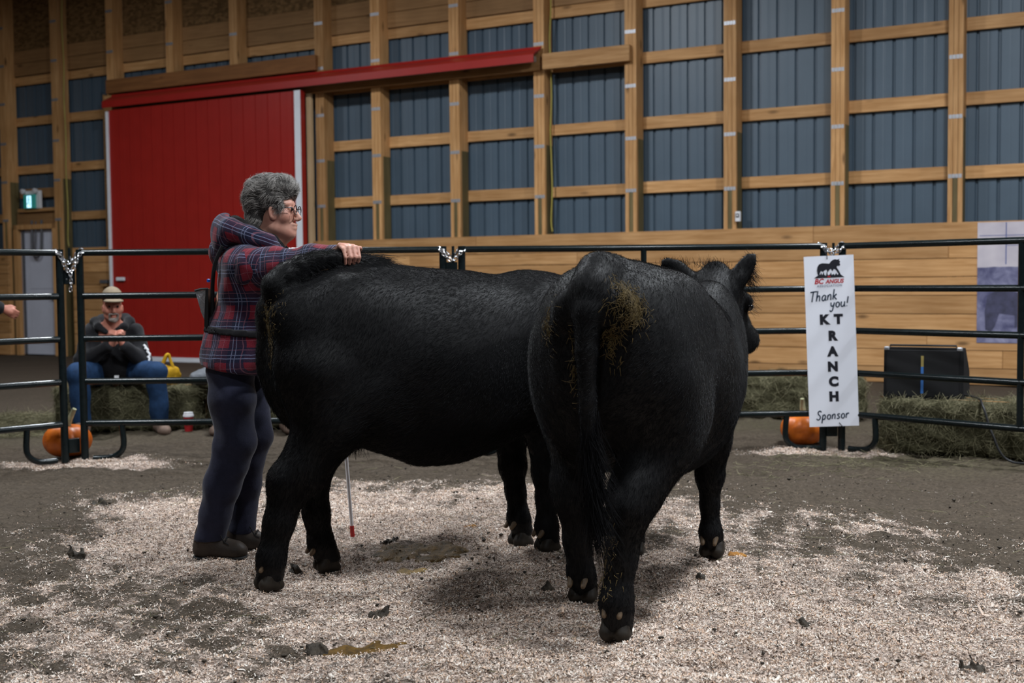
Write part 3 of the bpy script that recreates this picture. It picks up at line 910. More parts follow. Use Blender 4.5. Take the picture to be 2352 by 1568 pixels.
def trunk_fn(st, n=2.2):
    xs, zt, zb, hw, yc = [np.array(q) for q in zip(*st)]
    def fn(X, Y, Z):
        x = np.clip(X, xs[0], xs[-1]); g = x.ravel()
        # smooth the station curves a little
        def ip(v):
            return sum(np.interp(g + d, xs, v) * w for d, w in ((-.06, .25), (0, .5), (.06, .25))).reshape(x.shape).astype(np.float32)
        T, B, Wd, C = ip(zt), ip(zb), ip(hw), ip(yc)
        zc, hz = (T + B) / 2 - .02, (T - B) / 2
        # widest a little above the middle
        r = (np.abs((Y - C) / Wd) ** n + np.abs((Z - (T + B) / 2) / hz) ** n) ** (1 / n)
        d = (r - 1) * np.minimum(Wd, hz) * .9
        dx = np.abs(X - x)
        return np.where(dx > 0, np.sqrt(np.maximum(d, 0) ** 2 + dx ** 2) + np.minimum(d, 0) * 0 , d).astype(np.float32)
    return fn, (xs[0] - .02, (yc - hw).min(), zb.min()), (xs[-1] + .02, (yc + hw).max(), zt.max())

def hoof_shape(name, parent, p, yaw, size=1.0):
    f = Field((-.12, -.10, -.02), (.13, .10, .11), .0045)
    for s in (-1, 1):
        f.cone((-.035, s * .026, .027), (.024, s * .024, .018), .029, .019, .01)
        f.cone((-.02, s * .024, .055), (.01, s * .025, .04), .027, .02, .015)
    f.halfspace((0, 0, .0), (0, 0, -1), (-.2, -.2, -.2), (.2, .2, .2))
    vs, q = f.mesh(1)
    o = np_mesh(name, vs, q, mats=M['hoof'], parent=parent, label='dark cloven hoof')
    o.matrix_local = Matrix.Translation(p) @ Matrix.Rotation(yaw, 4, 'Z') @ Matrix.Scale(size, 4)
    return o

def cow(name, org, ang, label, st, legs, extra, head, tail, yrear=0.0, dxr=0.0, seed=1, hairs=210000):
    root = empty(name, org, ang, label, 'cow')
    F = Field((-1.0, -.62, -.03), (1.62, .80, 1.48), .0125)
    fn, lo, hi = trunk_fn(st); F.put(fn, lo, hi, 0)
    for s in (-1, 1):
        y0 = yrear
        F.ell((-.46 + dxr, y0 + s * .145, .89), (.265, .155, .33), k=.07)       # haunch
        F.ell((-.33, y0 + s * .19, 1.115), (.10, .07, .08), k=.12)        # hook bone
        F.ell((-.66 + dxr, y0 + s * .09, 1.10), (.075, .065, .09), k=.09)      # pin bone
        F.ell((.50, s * .19, .90), (.17, .12, .30), k=.10)               # shoulder blade
        F.ell((.62, s * .13, .82), (.13, .10, .17), k=.10)
    F.ell((.70, 0, .72), (.14, .14, .16), k=.12)                          # brisket
    for key, ch in legs.items():
        F.chain([p for p, r in ch], [r for p, r in ch], .035)
    extra(F)
    head(F, root)
    if tail: tail(F, root)
    F.wobble(.0022, 26, seed)
    body = F.build('body', M['coat'], root, 1)
    ca, sa = math.cos(ang), math.sin(ang)
    gz = lambda q: float(ground_z(org[0] + ca * q[0] - sa * q[1], org[1] + sa * q[0] + ca * q[1])) + .002
    for key, ch in legs.items():
        foot = V3(*ch[-1][0]); fet = V3(*ch[-2][0])
        fwd = foot - fet; yaw = math.atan2(fwd[1], max(fwd[0], .004) + .03) * .5
        hoof_shape('hoof', root, (foot[0] + .004, foot[1], gz(foot)), yaw, 1.0)
        for s in (-1, 1):
            d = Field((-.04, -.04, -.05), (.04, .04, .05), .004)
            d.cone((0.01, 0, .012), (-.010, 0, -.012), .0145, .0095, .01)
            vs, q = d.mesh(1)
            o = np_mesh('dewclaw', vs, q, mats=M['dew'], parent=root, label='small tan dewclaw')
            o.location = (fet[0] - ch[-2][1] * .88, fet[1] + s * .026, fet[2] - .025)
    # fur
    rg = np.random.RandomState(seed)
    vs, q = F.vs, F.q
    def wt(c): return np.where(c[:, 2] < .10, .35, 1.0) * np.where(c[:, 2] < .45, 1.2, 1)
    P, N = sample_surface(vs, q, hairs, rg, wt)
    flow = np.tile(V3(-.75, 0, -.55), (hairs, 1))
    low = np.clip((.62 - P[:, 2]) / .25, 0, 1)[:, None]
    flow = flow * (1 - low) + V3(-.15, 0, -1.0) * low
    flow += .30 * np.stack([np.sin(9 * P[:, 2] + 5 * P[:, 0]), np.sin(8 * P[:, 0] + 3 * P[:, 2]), np.cos(8 * P[:, 0] - 6 * P[:, 2])], 1)
    flow += .16 * rg.normal(size=(hairs, 3))
    tang = flow - N * (flow * N).sum(1, keepdims=True)
    tang /= np.linalg.norm(tang, axis=1, keepdims=True) + 1e-9
    under = np.clip(-N[:, 2] * 1.3, 0, 1) * (P[:, 2] > .3)
    ln = (.011 + .009 * rg.rand(hairs)) * (1 + .5 * under) * np.where(P[:, 2] < .35, .8, 1)
    strands('coat_hair', P - N * .001, N * .50 + tang * .55 + .12 * rg.normal(size=(hairs, 3)), tang * .5 - N * .28, ln, .00062, M['fur'], root, 4, .2, 'stuff')
    root['_f'] = 0
    del root['_f']
    return root, F

def patch_strands(name, F, root, spots, mat, length, r0, seed, label=None, lift=.5):
    rg = np.random.RandomState(seed); PP, NN = [], []
    for c, rad, n in spots:
        c = V3(*c)
        P, N = sample_surface(F.vs, F.q, n, rg, lambda p: np.exp(-(((p - c) / np.array(rad)) ** 2).sum(1) * 1.6) + 1e-9)
        PP.append(P); NN.append(N)
    P, N = np.concatenate(PP), np.concatenate(NN)
    n = len(P)
    tang = V3(-.3, 0, -1) + .9 * rg.normal(size=(n, 3)); tang -= N * (tang * N).sum(1, keepdims=True); tang /= np.linalg.norm(tang, axis=1, keepdims=True)
    strands(name, P + N * .010, N * lift + tang * .8, tang * .4 - N * .4, length * (.5 + rg.rand(n)), r0, mat, root, 4, .4, 'stuff', label)

ST_A = [(-.665, 1.11, .82, .12, 0), (-.62, 1.17, .70, .20, 0), (-.54, 1.222, .62, .265, 0), (-.42, 1.274, .59, .305, 0), (-.20, 1.290, .495, .345, 0), (-.03, 1.278, .425, .375, 0), (.14, 1.268, .43, .37, 0), (.30, 1.252, .47, .34, 0), (.46, 1.235, .53, .31, 0), (.60, 1.225, .60, .27, 0), (.70, 1.19, .70, .21, 0), (.78, 1.12, .82, .13, 0)]
legs_A = {
 'hr': [((-.52, -.155, .86), .17), ((-.485, -.165, .66), .135), ((-.595, -.135, .47), .096), ((-.645, -.125, .43), .081), ((-.685, -.115, .27), .056), ((-.718, -.105, .125), .050), ((-.722, -.10, .055), .053)],
 'hl': [((-.47, .155, .86), .17), ((-.39, .165, .66), .13), ((-.44, .14, .46), .085), ((-.458, .13, .41), .072), ((-.447, .12, .24), .052), ((-.43, .11, .115), .050), ((-.400, .105, .050), .052)],
 'fr': [((.52, -.17, .74), .125), ((.545, -.14, .52), .080), ((.548, -.125, .36), .058), ((.55, -.12, .24), .042), ((.553, -.115, .115), .048), ((.568, -.113, .055), .050)],
 'fl': [((.50, .17, .74), .125), ((.515, .14, .52), .080), ((.52, .125, .36), .058), ((.53, .115, .24), .042), ((.54, .113, .115), .048), ((.560, .113, .055), .050)],
}
def extra_A(F):
    F.cone((-.36, -.20, .72), (-.15, -.18, .60), .09, .05, .12)           # flank fold
    F.cone((-.36, .20, .72), (-.15, .18, .60), .09, .05, .12)
    F.cone((.60, .02, 1.00), (1.0, .20, 1.10), .235, .135, .12)           # neck turned away
    F.cone((.70, .02, .78), (1.0, .18, 1.02), .14, .10, .10)
def bovine_head(F, root, poll, muz, up, ears, k=.05):
    poll, muz = V3(*poll), V3(*muz)
    R = frame(muz - poll, up); f, l, u = R
    L = np.linalg.norm(muz - poll)
    F.ell(poll + f * .06 - u * .01, (.13, .115, .115), R, k)
    F.cone(poll + f * .10, poll + f * L * .82 - u * .01, .105, .072, k)
    F.ell(poll + f * L * .45 - u * .065, (.16, .085, .075), R, k)         # jaw
    F.ell(muz - f * .035, (.062, .080, .066), R, .04)                      # muzzle
    F.ell(muz - f * .06 - u * .055, (.06, .055, .035), R, .03)             # chin
    F.ell(poll - f * .005 + u * .07, (.05, .06, .055), R, .05)             # poll knob
    for s in (-1, 1):
        F.ell(poll + f * .17 + l * s * .098 + u * .045, (.045, .032, .032), R, .03)   # brow
        F.ell(muz + f * .02 + l * s * .035 + u * .018, (.014, .012, .012), R, .01, True)  # nostril
        e = poll + f * .195 + l * s * .112 + u * .025
        eo = np_eye('eye', e, .020, root)
    for base, tip, face in ears:
        base, tip = V3(*base), V3(*tip)
        Re = frame(tip - base, face); fe, le, ue = Re
        Le = np.linalg.norm(tip - base)
        F.ell(base + fe * Le * .52, (Le * .58, .048, .022), Re, .025)
        F.ell(base + fe * Le * .55 + ue * .022, (Le * .42, .030, .016), Re, .01, True)
        F.cone(base - fe * .02, base + fe * .05, .032, .036, .03)
def np_eye(name, c, r, root):
    b = MB(); prof = [(r * math.sin(a), -r * math.cos(a)) for a in np.linspace(.02, math.pi - .02, 10)]
    b.lathe(prof, c, 14)
    return b.build(name, M['eye'], root, True)
def head_A(F, root):
    bovine_head(F, root, (1.04, .24, 1.10), (1.20, .58, .88), (-.1, -.2, 1), [((1.00, .14, 1.14), (1.06, .02, 1.17), (1, 0, .2)), ((.98, .33, 1.14), (.90, .44, 1.16), (0, .5, .5))])
def tail_A(F, root):
    pts = [(-.59, 0, 1.165), (-.640, -.03, 1.170), (-.652, -.045, 1.205), (-.615, -.045, 1.246), (-.55, -.03, 1.282), (-.47, -.01, 1.308), (-.40, 0, 1.316), (-.33, 0, 1.312), (-.25, -.01, 1.302)]
    F.chain(pts, [.06, .060, .058, .052, .045, .037, .030, .025, .022], .02)
    F.ell((-.25, -.01, 1.298), (.075, .034, .030), None, .02)               # the switch beyond her hand

rearcow, FA = cow('cow', (-.391, 5.15, 0), math.radians(29.8), 'rear black cow standing side-on with its tail lifted in the grey-haired person\'s hand', ST_A, legs_A, extra_A, head_A, tail_A, 0, .055, 1)
patch_strands('dung_streak', FA, rearcow, [((-.68, -.06, 1.08), (.03, .07, .07), 260), ((-.68, -.05, .98), (.04, .035, .08), 90)], M['dung_fur'], .011, .0012, 4, 'brown dung matted below the tail')
rg = np.random.RandomState(8)
def tuft(name, P, D, B, ln, root, seed, r0=.0009, mat=None, label=None):
    return strands(name, P, D, B, ln, r0, mat or M['fur'], root, 6, .3, 'stuff', label)
n = 1500
P = np.stack([rg.uniform(-.33, -.21, n), rg.normal(0, .020, n), 1.300 + rg.normal(0, .014, n)], 1)
tuft('tail_switch', P, np.tile(V3(.9, -.05, -.02), (n, 1)) + .25 * rg.normal(size=(n, 3)), np.tile(V3(.3, -.1, -.35), (n, 1)), .05 + .05 * rg.rand(n), rearcow, 1)
n = 2600
tp = np.array(smooth_path([(-.640, -.03, 1.170), (-.652, -.045, 1.205), (-.615, -.045, 1.246), (-.55, -.03, 1.282), (-.47, -.01, 1.308), (-.40, 0, 1.316)], 40))
ii = rg.randint(0, len(tp), n); an = rg.uniform(0, 6.28, n); tr = np.interp(ii / len(tp), [0, .5, 1], [.062, .05, .03])
rad = np.stack([np.zeros(n), np.cos(an), np.sin(an)], 1)
tuft('tail_hair', tp[ii] + rad * tr[:, None] * .9, rad * .5 + V3(.6, 0, .1) + .3 * rg.normal(size=(n, 3)), np.tile(V3(.2, -.1, -.4), (n, 1)), .018 + .022 * rg.rand(n), rearcow, 2)
n = 160
P = np.stack([rg.normal(-.335, .022, n), rg.normal(-.06, .02, n), .565 + rg.normal(0, .008, n)], 1)
tuft('flank_hair', P, np.tile(V3(-.1, 0, -1), (n, 1)) + .2 * rg.normal(size=(n, 3)), np.tile(V3(.1, 0, -.1), (n, 1)), .03 + .03 * rg.rand(n), rearcow, 3)

yb = -.055
ST_B = [(-.775, 1.14, .82, .12, yb), (-.73, 1.21, .70, .205, yb), (-.62, 1.275, .62, .275, yb), (-.45, 1.295, .58, .305, yb * .9), (-.22, 1.275, .50, .345, yb * .6), (-.02, 1.248, .425, .385, yb * .3), (.14, 1.225, .42, .385, 0), (.30, 1.205, .46, .355, 0), (.46, 1.19, .53, .32, 0), (.60, 1.175, .60, .275, 0), (.70, 1.14, .70, .21, 0), (.78, 1.08, .82, .13, 0)]
legs_B = {
 'hr': [((-.55, yb - .15, .86), .165), ((-.51, yb - .16, .66), .135), ((-.645, -.165, .49), .088), ((-.685, -.155, .44), .072), ((-.70, -.13, .27), .050), ((-.725, -.118, .125), .050), ((-.722, -.122, .055), .053)],
 'hl': [((-.47, yb + .15, .86), .165), ((-.36, yb + .17, .66), .13), ((-.42, yb + .185, .47), .086), ((-.435, .13, .42), .070), ((-.40, .13, .25), .043), ((-.37, .127, .12), .048), ((-.325, .127, .050), .051)],
 'fr': [((.46, -.20, .74), .125), ((.495, -.18, .52), .080), ((.505, -.172, .37), .053), ((.51, -.170, .24), .035), ((.512, -.175, .115), .046), ((.528, -.182, .055), .050)],
 'fl': [((.46, .19, .74), .125), ((.50, .185, .52), .080), ((.515, .18, .37), .053), ((.52, .18, .24), .036), ((.523, .18, .115), .046), ((.538, .18, .055), .050)],
}
def extra_B(F):
    F.cone((-.40, yb - .19, .72), (-.18, -.19, .60), .09, .05, .12)
    F.cone((-.36, yb + .19, .72), (-.15, .18, .60), .09, .05, .12)
    F.cone((.58, 0, .945), (1.02, -.045, 1.085), .225, .140, .12)             # neck
    F.cone((.68, 0, .76), (1.02, -.05, 1.02), .14, .10, .10)
    # tailhead and hanging tail
    F.chain([(-.60, yb, 1.25), (-.70, yb, 1.245), (-.785, yb, 1.19), (-.825, yb, 1.11)], [.055, .056, .054, .048], .06)
    F.chain([(-.825, yb, 1.12), (-.842, yb, .98), (-.845, yb - .005, .82), (-.845, yb - .008, .68)], [.048, .036, .029, .024], .012)
    for s in (-1, 1):
        F.ell((-.79, yb + s * .085, 1.12), (.035, .045, .06), None, .05)
def head_B(F, root):
    bovine_head(F, root, (1.08, -.055, 1.195), (1.365, -.165, .885), (.2, 0, 1), [((1.09, -.15, 1.175), (1.12, -.245, 1.325), (.6, .3, -.2)), ((1.06, .055, 1.225), (1.02, .165, 1.300), (.5, .2, .3))])
frontcow, FB = cow('cow', (.504, 4.738, 0), math.radians(68.3), 'front black cow seen from behind with tail hanging and dung on its rump', ST_B, legs_B, extra_B, head_B, None, yb, 0, 2)
patch_strands('dung_cake', FB, frontcow, [((-.77, -.165, 1.13), (.05, .06, .065), 800), ((-.79, -.13, 1.02), (.04, .03, .07), 130), ((-.76, .08, 1.06), (.03, .04, .06), 90), ((-.79, .0, .95), (.04, .02, .12), 90)], M['dung_fur'], .017, .0013, 6, 'yellow brown dung caked beside the tail')
patch_strands('straw_bits', FB, frontcow, [((-.74, -.10, .33), (.05, .03, .09), 130), ((-.74, -.10, .17), (.05, .05, .06), 40)], M['straw'], .012, .0010, 7, 'straw and dung stuck on the hind leg')
# switch of the hanging tail
rg = np.random.RandomState(12); n = 1300
t = rg.rand(n)
P = np.stack([-.845 + rg.normal(0, .012, n), yb - .008 - .01 * t + rg.normal(0, .014, n), .80 - .32 * t], 1)
tuft('tail_switch', P, np.tile(V3(-.02, -.06, -1), (n, 1)) + .10 * rg.normal(size=(n, 3)), np.stack([.06 * rg.normal(size=n), -.10 + .14 * rg.normal(size=n), -.02 * np.ones(n)], 1), .12 + .12 * rg.rand(n), frontcow, 1, .0012)
def hair_tuft(root, c, d, spread, n, ln, seed, name='ear_hair'):
    rg = np.random.RandomState(seed)
    P = V3(*c) + rg.normal(size=(n, 3)) * np.array(spread)
    tuft(name, P, np.tile(unit(d), (n, 1)) + .35 * rg.normal(size=(n, 3)), np.tile(V3(0, 0, -.3), (n, 1)), ln * (.5 + rg.rand(n)), root, seed, .0008)
hair_tuft(frontcow, (1.09, -.055, 1.275), (0, 0, 1), (.02, .035, .008), 260, .03, 21, 'poll_hair')
hair_tuft(frontcow, (1.13, -.225, 1.235), (.1, -.6, -.5), (.012, .012, .045), 260, .035, 22)
hair_tuft(frontcow, (1.04, .11, 1.285), (-.1, .2, .9), (.012, .04, .008), 240, .022, 23)
hair_tuft(frontcow, (1.22, -.215, 1.09), (.3, -.8, -.1), (.01, .01, .02), 30, .04, 24, 'eyelash')
b = MB().lathe([(.0, -.003), (.014, -.003), (.014, .003), (.0, .003)], (0, 0, 0), 14)
tg = b.build('ear_tag', M['tag_green'], frontcow, label='pale green ear tag'); tg.matrix_local = Matrix.Translation((1.005, .10, 1.238)) @ Matrix.Rotation(math.pi / 2, 4, 'Y')

# ---------------------------------------------------------------- people
def skin(name, c=(.50, .27, .20)):
    t = NT(name)
    v = t.coord()
    n = t.noise(v, 16, 4); n2 = t.noise(v, 60, 4)
    col = t.ramp(n, [(.3, tuple(q * k for q, k in zip(c, (.92, .74, .72)))), (.7, tuple(q * 1.1 for q in c))])
    t.set(col, .5, 0, .35)
    t.bump(n2, .12, .004)
    return t.m
M['skin'] = skin('fair_ruddy_skin')
M['skin_red'] = skin('reddened_skin', (.44, .19, .135))
def cloth(name, c, rough=.9, var=.18, scale=40, bump=.25, sheen=.0):
    t = NT(name)
    v = t.coord()
    n = t.noise(v, scale, 5, .65); n2 = t.noise(v, scale * 7, 2)
    t.set(t.ramp(n, [(.3, tuple(q * (1 - var) for q in c)), (.7, tuple(q * (1 + var) for q in c))]), rough, 0, .2)
    if sheen: t.set(Sheen_Weight=sheen, Sheen_Roughness=.4)
    t.bump(t.math('ADD', n, t.math('MULTIPLY', n2, .4)), bump, .006)
    return t.m
M['trousers'] = cloth('navy_fleece_trousers', (.021, .023, .044), sheen=.14)
M['fleece'] = cloth('black_pile_lining', (.010, .010, .010), scale=120, bump=.9)
M['boot'] = cloth('dark_brown_boot_leather', (.045, .034, .027), .55, .25, 25, .2)
M['sole'] = plain('dark_boot_sole', (.03, .03, .03), .7, 0, .2)
M['webbing'] = cloth('black_webbing', (.012, .012, .014), .7, .1, 200, .3)
M['black_knit'] = cloth('black_sweatshirt', (.013, .013, .015), .9, .2, 50, .3, .15)
M['jeans'] = cloth('blue_jeans', (.013, .037, .092), .85, .3, 20, .25)
M['dark_trousers'] = cloth('dark_blue_trousers', (.012, .014, .022))
M['grey_puff'] = cloth('grey_nylon_jacket', (.13, .14, .155), .5, .25, 14, .4)
M['cap_tan'] = cloth('tan_cap_cloth', (.24, .19, .13), .85, .15, 80)
M['cap_dark'] = cloth('dark_cap_cloth', (.02, .018, .016), .85, .15, 80)
M['tan_boot'] = cloth('scuffed_tan_boot', (.16, .11, .085), .7, .35, 18)
M['beard'] = cloth('grey_goatee', (.22, .19, .17), .9, .3, 160, .6)
M['white_print'] = plain('white_print', (.75, .76, .78), .6)
M['frame_dark'] = plain('dark_spectacle_frame', (.02, .014, .016), .25, 0, .5)
def hair_mat(name, a, b, r=.5):
    t = NT(name)
    rnd = t.n('HairInfo').outputs['Random']
    nz = t.noise(t.coord(), 45, 4)
    t.set(t.ramp(t.math('MULTIPLY_ADD', rnd, .5, t.math('MULTIPLY', nz, .5)), [(.25, a), (.75, b)]), r, 0, .3)
    return t.m
M['grey_hair'] = hair_mat('grey_hair', (.075, .068, .062), (.54, .51, .475))
M['grey_hair_base'] = hair_mat('grey_hair_under', (.03, .027, .025), (.10, .09, .083), .8)
M['dark_hair'] = hair_mat('dark_hair', (.02, .015, .012), (.06, .045, .035))

def plaid():
    t = NT('plaid_fleece')
    at = t.n('Attribute', attribute_name='weave').outputs['Vector']
    wob = t.n('TexNoise', {'Vector': t.coord(), 'Scale': 18.0, 'Detail': 3.0}).outputs['Color']
    at = t.n('VectorMath', {0: at, 1: t.n('VectorMath', {0: wob, 1: (.010, .010, 0)}, operation='MULTIPLY').outputs[0]}, operation='ADD').outputs[0]
    sp = t.n('SeparateXYZ', {0: at})
    navy, red, pale, pink = (.0105, .0125, .036), (.21, .014, .028), (.24, .27, .42), (.34, .13, .17)
    def bands(s, per, stops):
        fr = t.math('FRACT', t.math('DIVIDE', s, per))
        r = t.n('ValToRGB', {'Fac': fr}); r.color_ramp.interpolation = 'CONSTANT'
        e = r.color_ramp.elements
        while len(e) < len(stops): e.new(.5)
        for q, (p, c) in zip(e, stops): q.position = p; q.color = c + (1,)
        return r.outputs[0]
    on, off = (1, 1, 1), (0, 0, 0)
    red_st = [(0, on), (.44, off), (.95, on)]
    pale_st = [(0, off), (.56, on), (.59, off), (.68, on), (.71, off)]
    pink_st = [(0, off), (.20, on), (.225, off), (.86, on), (.89, off)]
    U, W_, pu, pw = sp.outputs[0], sp.outputs[1], .118, .122
    ru, rv = bands(U, pu, red_st), bands(W_, pw, red_st)
    col = t.mix(t.math('MULTIPLY', t.math('ADD', ru, rv), .10), navy + (1,), red + (1,))
    col = t.mix(t.math('MULTIPLY', ru, rv), col, red + (1,))
    col = t.mix(t.math('MULTIPLY', t.math('MAXIMUM', bands(U, pu, pink_st), bands(W_, pw, pink_st)), .45), col, pink + (1,))
    col = t.mix(t.math('MULTIPLY', t.math('MAXIMUM', bands(U, pu, pale_st), bands(W_, pw, pale_st)), .6), col, pale + (1,))
    n = t.noise(t.coord(), 160, 3)
    col = t.mix(t.math('MULTIPLY', n, .45), col, (.012, .012, .02, 1))
    t.set(col, .95, 0, .15, Sheen_Weight=.15)
    t.bump(n, .4, .004)
    return t.m
M['plaid'] = plaid()
def weave(o, uv):
    a = o.data.attributes.new('weave', 'FLOAT_VECTOR', 'POINT')
    a.data.foreach_set('vector', np.concatenate([uv, np.zeros((len(uv), 1))], 1).astype(np.float32).ravel())
def axis_weave(vs, pts, off=0.0):
    """arc length round and distance along a chain of joints"""
    P = [np.array(p) for p in pts]; best = np.full(len(vs), 1e9); uv = np.zeros((len(vs), 2)); s0 = 0
    for a, b in zip(P[:-1], P[1:]):
        ab = b - a; L = np.linalg.norm(ab); t = ab / L
        h = (vs - a) @ t; hc = np.clip(h, 0, L)
        d = np.linalg.norm(vs - a - hc[:, None] * t, axis=1)
        u = unit(np.cross(t, (0, 0, 1.))); w = np.cross(t, u)
        r = vs - a; ang = np.arctan2(r @ w, r @ u)
        m = d < best
        best[m] = d[m]; uv[m, 0] = off + ang[m] * .075; uv[m, 1] = s0 + h[m]; s0 += L
    return uv

def face(F, c, R, s=1.0, nose=1.0):
    """head sculpted round centre c; R rows forward, left, up (metres at s = 1)"""
    f, l, u = R
    at = lambda x, y, z: c + (f * x + l * y + u * z) * s
    e = lambda p, r, k=.015, cut=False: F.ell(at(*p), np.array(r) * s, R, k * s, cut)
    e((-.012, 0, .030), (.098, .076, .092))
    e((.040, 0, -.050), (.060, .062, .085), .03)
    for sd in (-1, 1):
        F.cone(at(.018, sd * .050, -.105), at(.082, sd * .016, -.128), .020 * s, .017 * s, .03 * s)
        e((.063, sd * .042, -.055), (.030, .026, .030), .02)
        F.cone(at(.088, sd * .018, .002), at(.070, sd * .058, .000), .012 * s, .012 * s, .015 * s)
        e((.103, sd * .032, -.022), (.014, .017, .011), .008, True)
        F.ell(at(.093, sd * .032, -.022), np.array((.013, .013, .013)) * s, R, .002 * s)
        F.cone(at(.098, sd * .020, -.016), at(.090, sd * .047, -.018), .004 * s, .003 * s, .004 * s)   # upper lid
        F.cone(at(.097, sd * .020, -.031), at(.088, sd * .046, -.030), .003 * s, .003 * s, .004 * s)   # lower lid
        F.cone(at(.116 * 1, sd * .012, -.068), at(.110, sd * .014, -.066), .007 * s, .006 * s, .008 * s)
        Re = frame(f * .35 + l * sd, u - f * .25)
        F.ell(at(.022, sd * .076, -.045), np.array((.010, .019, .033)) * s, Re, .006 * s)
        F.ell(at(.026, sd * .086, -.042), np.array((.008, .011, .022)) * s, Re, .004 * s, True)
    F.cone(at(.096, 0, -.018), at(.120 + .006 * nose, 0, -.060), .009 * s, .0125 * s, .012 * s)
    e((.084, 0, -.132), (.022, .024, .018), .02)
    e((.104, 0, -.090), (.014, .024, .007), .008)
    e((.101, 0, -.106), (.014, .022, .007), .008)
    F.cone(at(.118, -.020, -.098), at(.118, .020, -.098), .0032 * s, .0032 * s, .003 * s, True)

def grip_hand(F, wrist, T, axis, away, R=.046, flip=1):
    """four fingers closed round a rod through T along axis; the wrist sits on the away side"""
    axis = unit(axis); z = V3(0, 0, 1); away = unit(away)
    pt = lambda off, th, r: T + axis * off + (away * math.cos(math.radians(th)) + z * math.sin(math.radians(th))) * r
    for i, off in enumerate((.031, .011, -.009, -.028)):
        sc = (1.0, 1.04, 1.0, .86)[i]; off *= flip
        kn = pt(off * 1.05, 62 + 4 * i, R * 1.22)
        F.cone(wrist + axis * off * .5, kn, .016, .0125, .014)
        F.chain([kn, pt(off, 118, R * 1.10 * sc), pt(off * .97, 172, R * .98 * sc), pt(off * .92, 214, R * .84)], [.0118 * sc, .0102 * sc, .0092 * sc, .0076 * sc], .003)
        F.ell(kn + z * .003, (.010, .010, .009), None, .006)
    F.chain([wrist + axis * .022 * flip, pt(.052 * flip, 12, R * 1.25), pt(.060 * flip, 62, R * 1.05), pt(.052 * flip, 98, R * .98)], [.018, .014, .0115, .009], .006)
    F.cone(wrist + axis * .012, wrist + away * .035, .026, .026, .02)

def rest_hand(F, wrist, d, palm_n, side, curl=.5, s=1.0):
    """a relaxed hand leaving the wrist along d; thumb towards side"""
    d = unit(d); side = unit(np.asarray(side) - d * (np.asarray(side) @ d)); n = unit(palm_n)
    F.cone(wrist, wrist + d * .075 * s, .022 * s, .026 * s, .01)
    for i in range(4):
        o = side * (.030 - .020 * i) * s; L = (.072, .080, .074, .058)[i] * s
        k = wrist + d * .085 * s + o
        F.cone(wrist + d * .02 + o * .5, k, .015 * s, .0115 * s, .01)
        a = k + (d * (1 - .35 * curl) + n * curl * .7) * L * .45
        b_ = a + (d * (1 - 1.1 * curl) + n * curl * 1.3) * L * .33
        c = b_ + (d * (.6 - 1.6 * curl) + n * curl * 1.1) * L * .25
        F.chain([k, a, b_, c], [.0105 * s, .0095 * s, .0085 * s, .0072 * s], .003)
    F.chain([wrist + d * .015 + side * .02 * s, wrist + d * .05 * s + side * .046 * s + n * .01, wrist + d * .085 * s + side * .052 * s + n * .022], [.016 * s, .0125 * s, .009 * s], .008)

def shell(F, grow, lo, hi):
    """a copy of a garment's field, grown outwards and hollowed, inside a box"""
    G = Field(F.lo, F.lo, F.h); G.n = F.n.copy(); G.D = np.maximum(F.D - grow, -(F.D + .004))
    return G

def boot(F, heel, toe, ank, r=.046, top=.13):
    heel, toe = V3(*heel), V3(*toe); d = unit(toe - heel); L = np.linalg.norm(toe - heel)
    F.cone(V3(ank[0], ank[1], top), V3(ank[0], ank[1], .06), r * 1.22, r * 1.12, .02)
    F.cone(heel + d * .05 + V3(0, 0, .045), heel + d * (L - .06) + V3(0, 0, .036), r * 1.02, r * .95, .03)
    F.ell(heel + d * (L - .065) + V3(0, 0, .035), (.066, r * 1.05, .042), frame(d), .02)
    F.cone(heel + d * .06 + V3(0, 0, .09), heel + d * L * .55 + V3(0, 0, .05), r * 1.0, r * .9, .03)

# ---- the standing handler
WORG = (-1.30, 5.42, float(min(ground_z(-1.33, 5.35), ground_z(-1.22, 5.49))) - .010)
woman = empty('person', WORG, 0, 'person with short grey hair and glasses in a plaid jacket, holding the rear cow\'s tail', 'person')
TALL = 1.016
woman.scale = (1, 1, TALL)
HC, HR = V3(.228, 0, 1.572), frame((1, -.10, -.05))
tailp = V3(-.677 - WORG[0], 4.986 - WORG[1], (1.314 - WORG[2]) / TALL)
t_ax, t_aw = V3(.868, .497, 0), V3(-.497, .868, 0)
wristR = tailp + t_aw * .075 + V3(-.015, 0, .022)
elbowR, shoR = V3(.365, -.225, 1.305), V3(.165, -.165, 1.285)
shoL, elbowL, wristL = V3(.165, .165, 1.275), V3(.30, .25, 1.04), V3(.455, .275, .93)
F = Field((-.22, -.52, -.02), (.74, .42, 1.72), .0046)
face(F, HC, HR, .98)
F.cone((.165, 0, 1.34), (.222, 0, 1.49), .068, .056, .03)
F.cone((.255, 0, 1.40), (.285, 0, 1.455), .030, .030, .04)
F.chain([(.12, 0, 1.28), (.09, 0, 1.10), (.05, 0, .92)], [.115, .115, .12], .08)
F.cone((.14, -.13, 1.29), (.14, .13, 1.29), .06, .06, .06)
F.chain([shoR, elbowR, wristR], [.05, .042, .026], .02); F.chain([shoL, elbowL, wristL], [.05, .042, .028], .02)
F.chain([(.045, -.085, .88), (.057, -.085, .53), (-.068, -.07, .10)], [.085, .06, .042], .04)
F.chain([(.05, .085, .88), (.09, .085, .52), (.035, .08, .11)], [.085, .06, .042], .04)
grip_hand(F, wristR, tailp, t_ax, t_aw)
grip_hand(F, wristL + V3(.01, .0, .0), V3(.472, .305, .925) + V3(0, -.0, 0), (-.04, -.05, 1), (-.5, -.86, 0), .026)
wb = F.build('body', M['skin'], woman, 1)
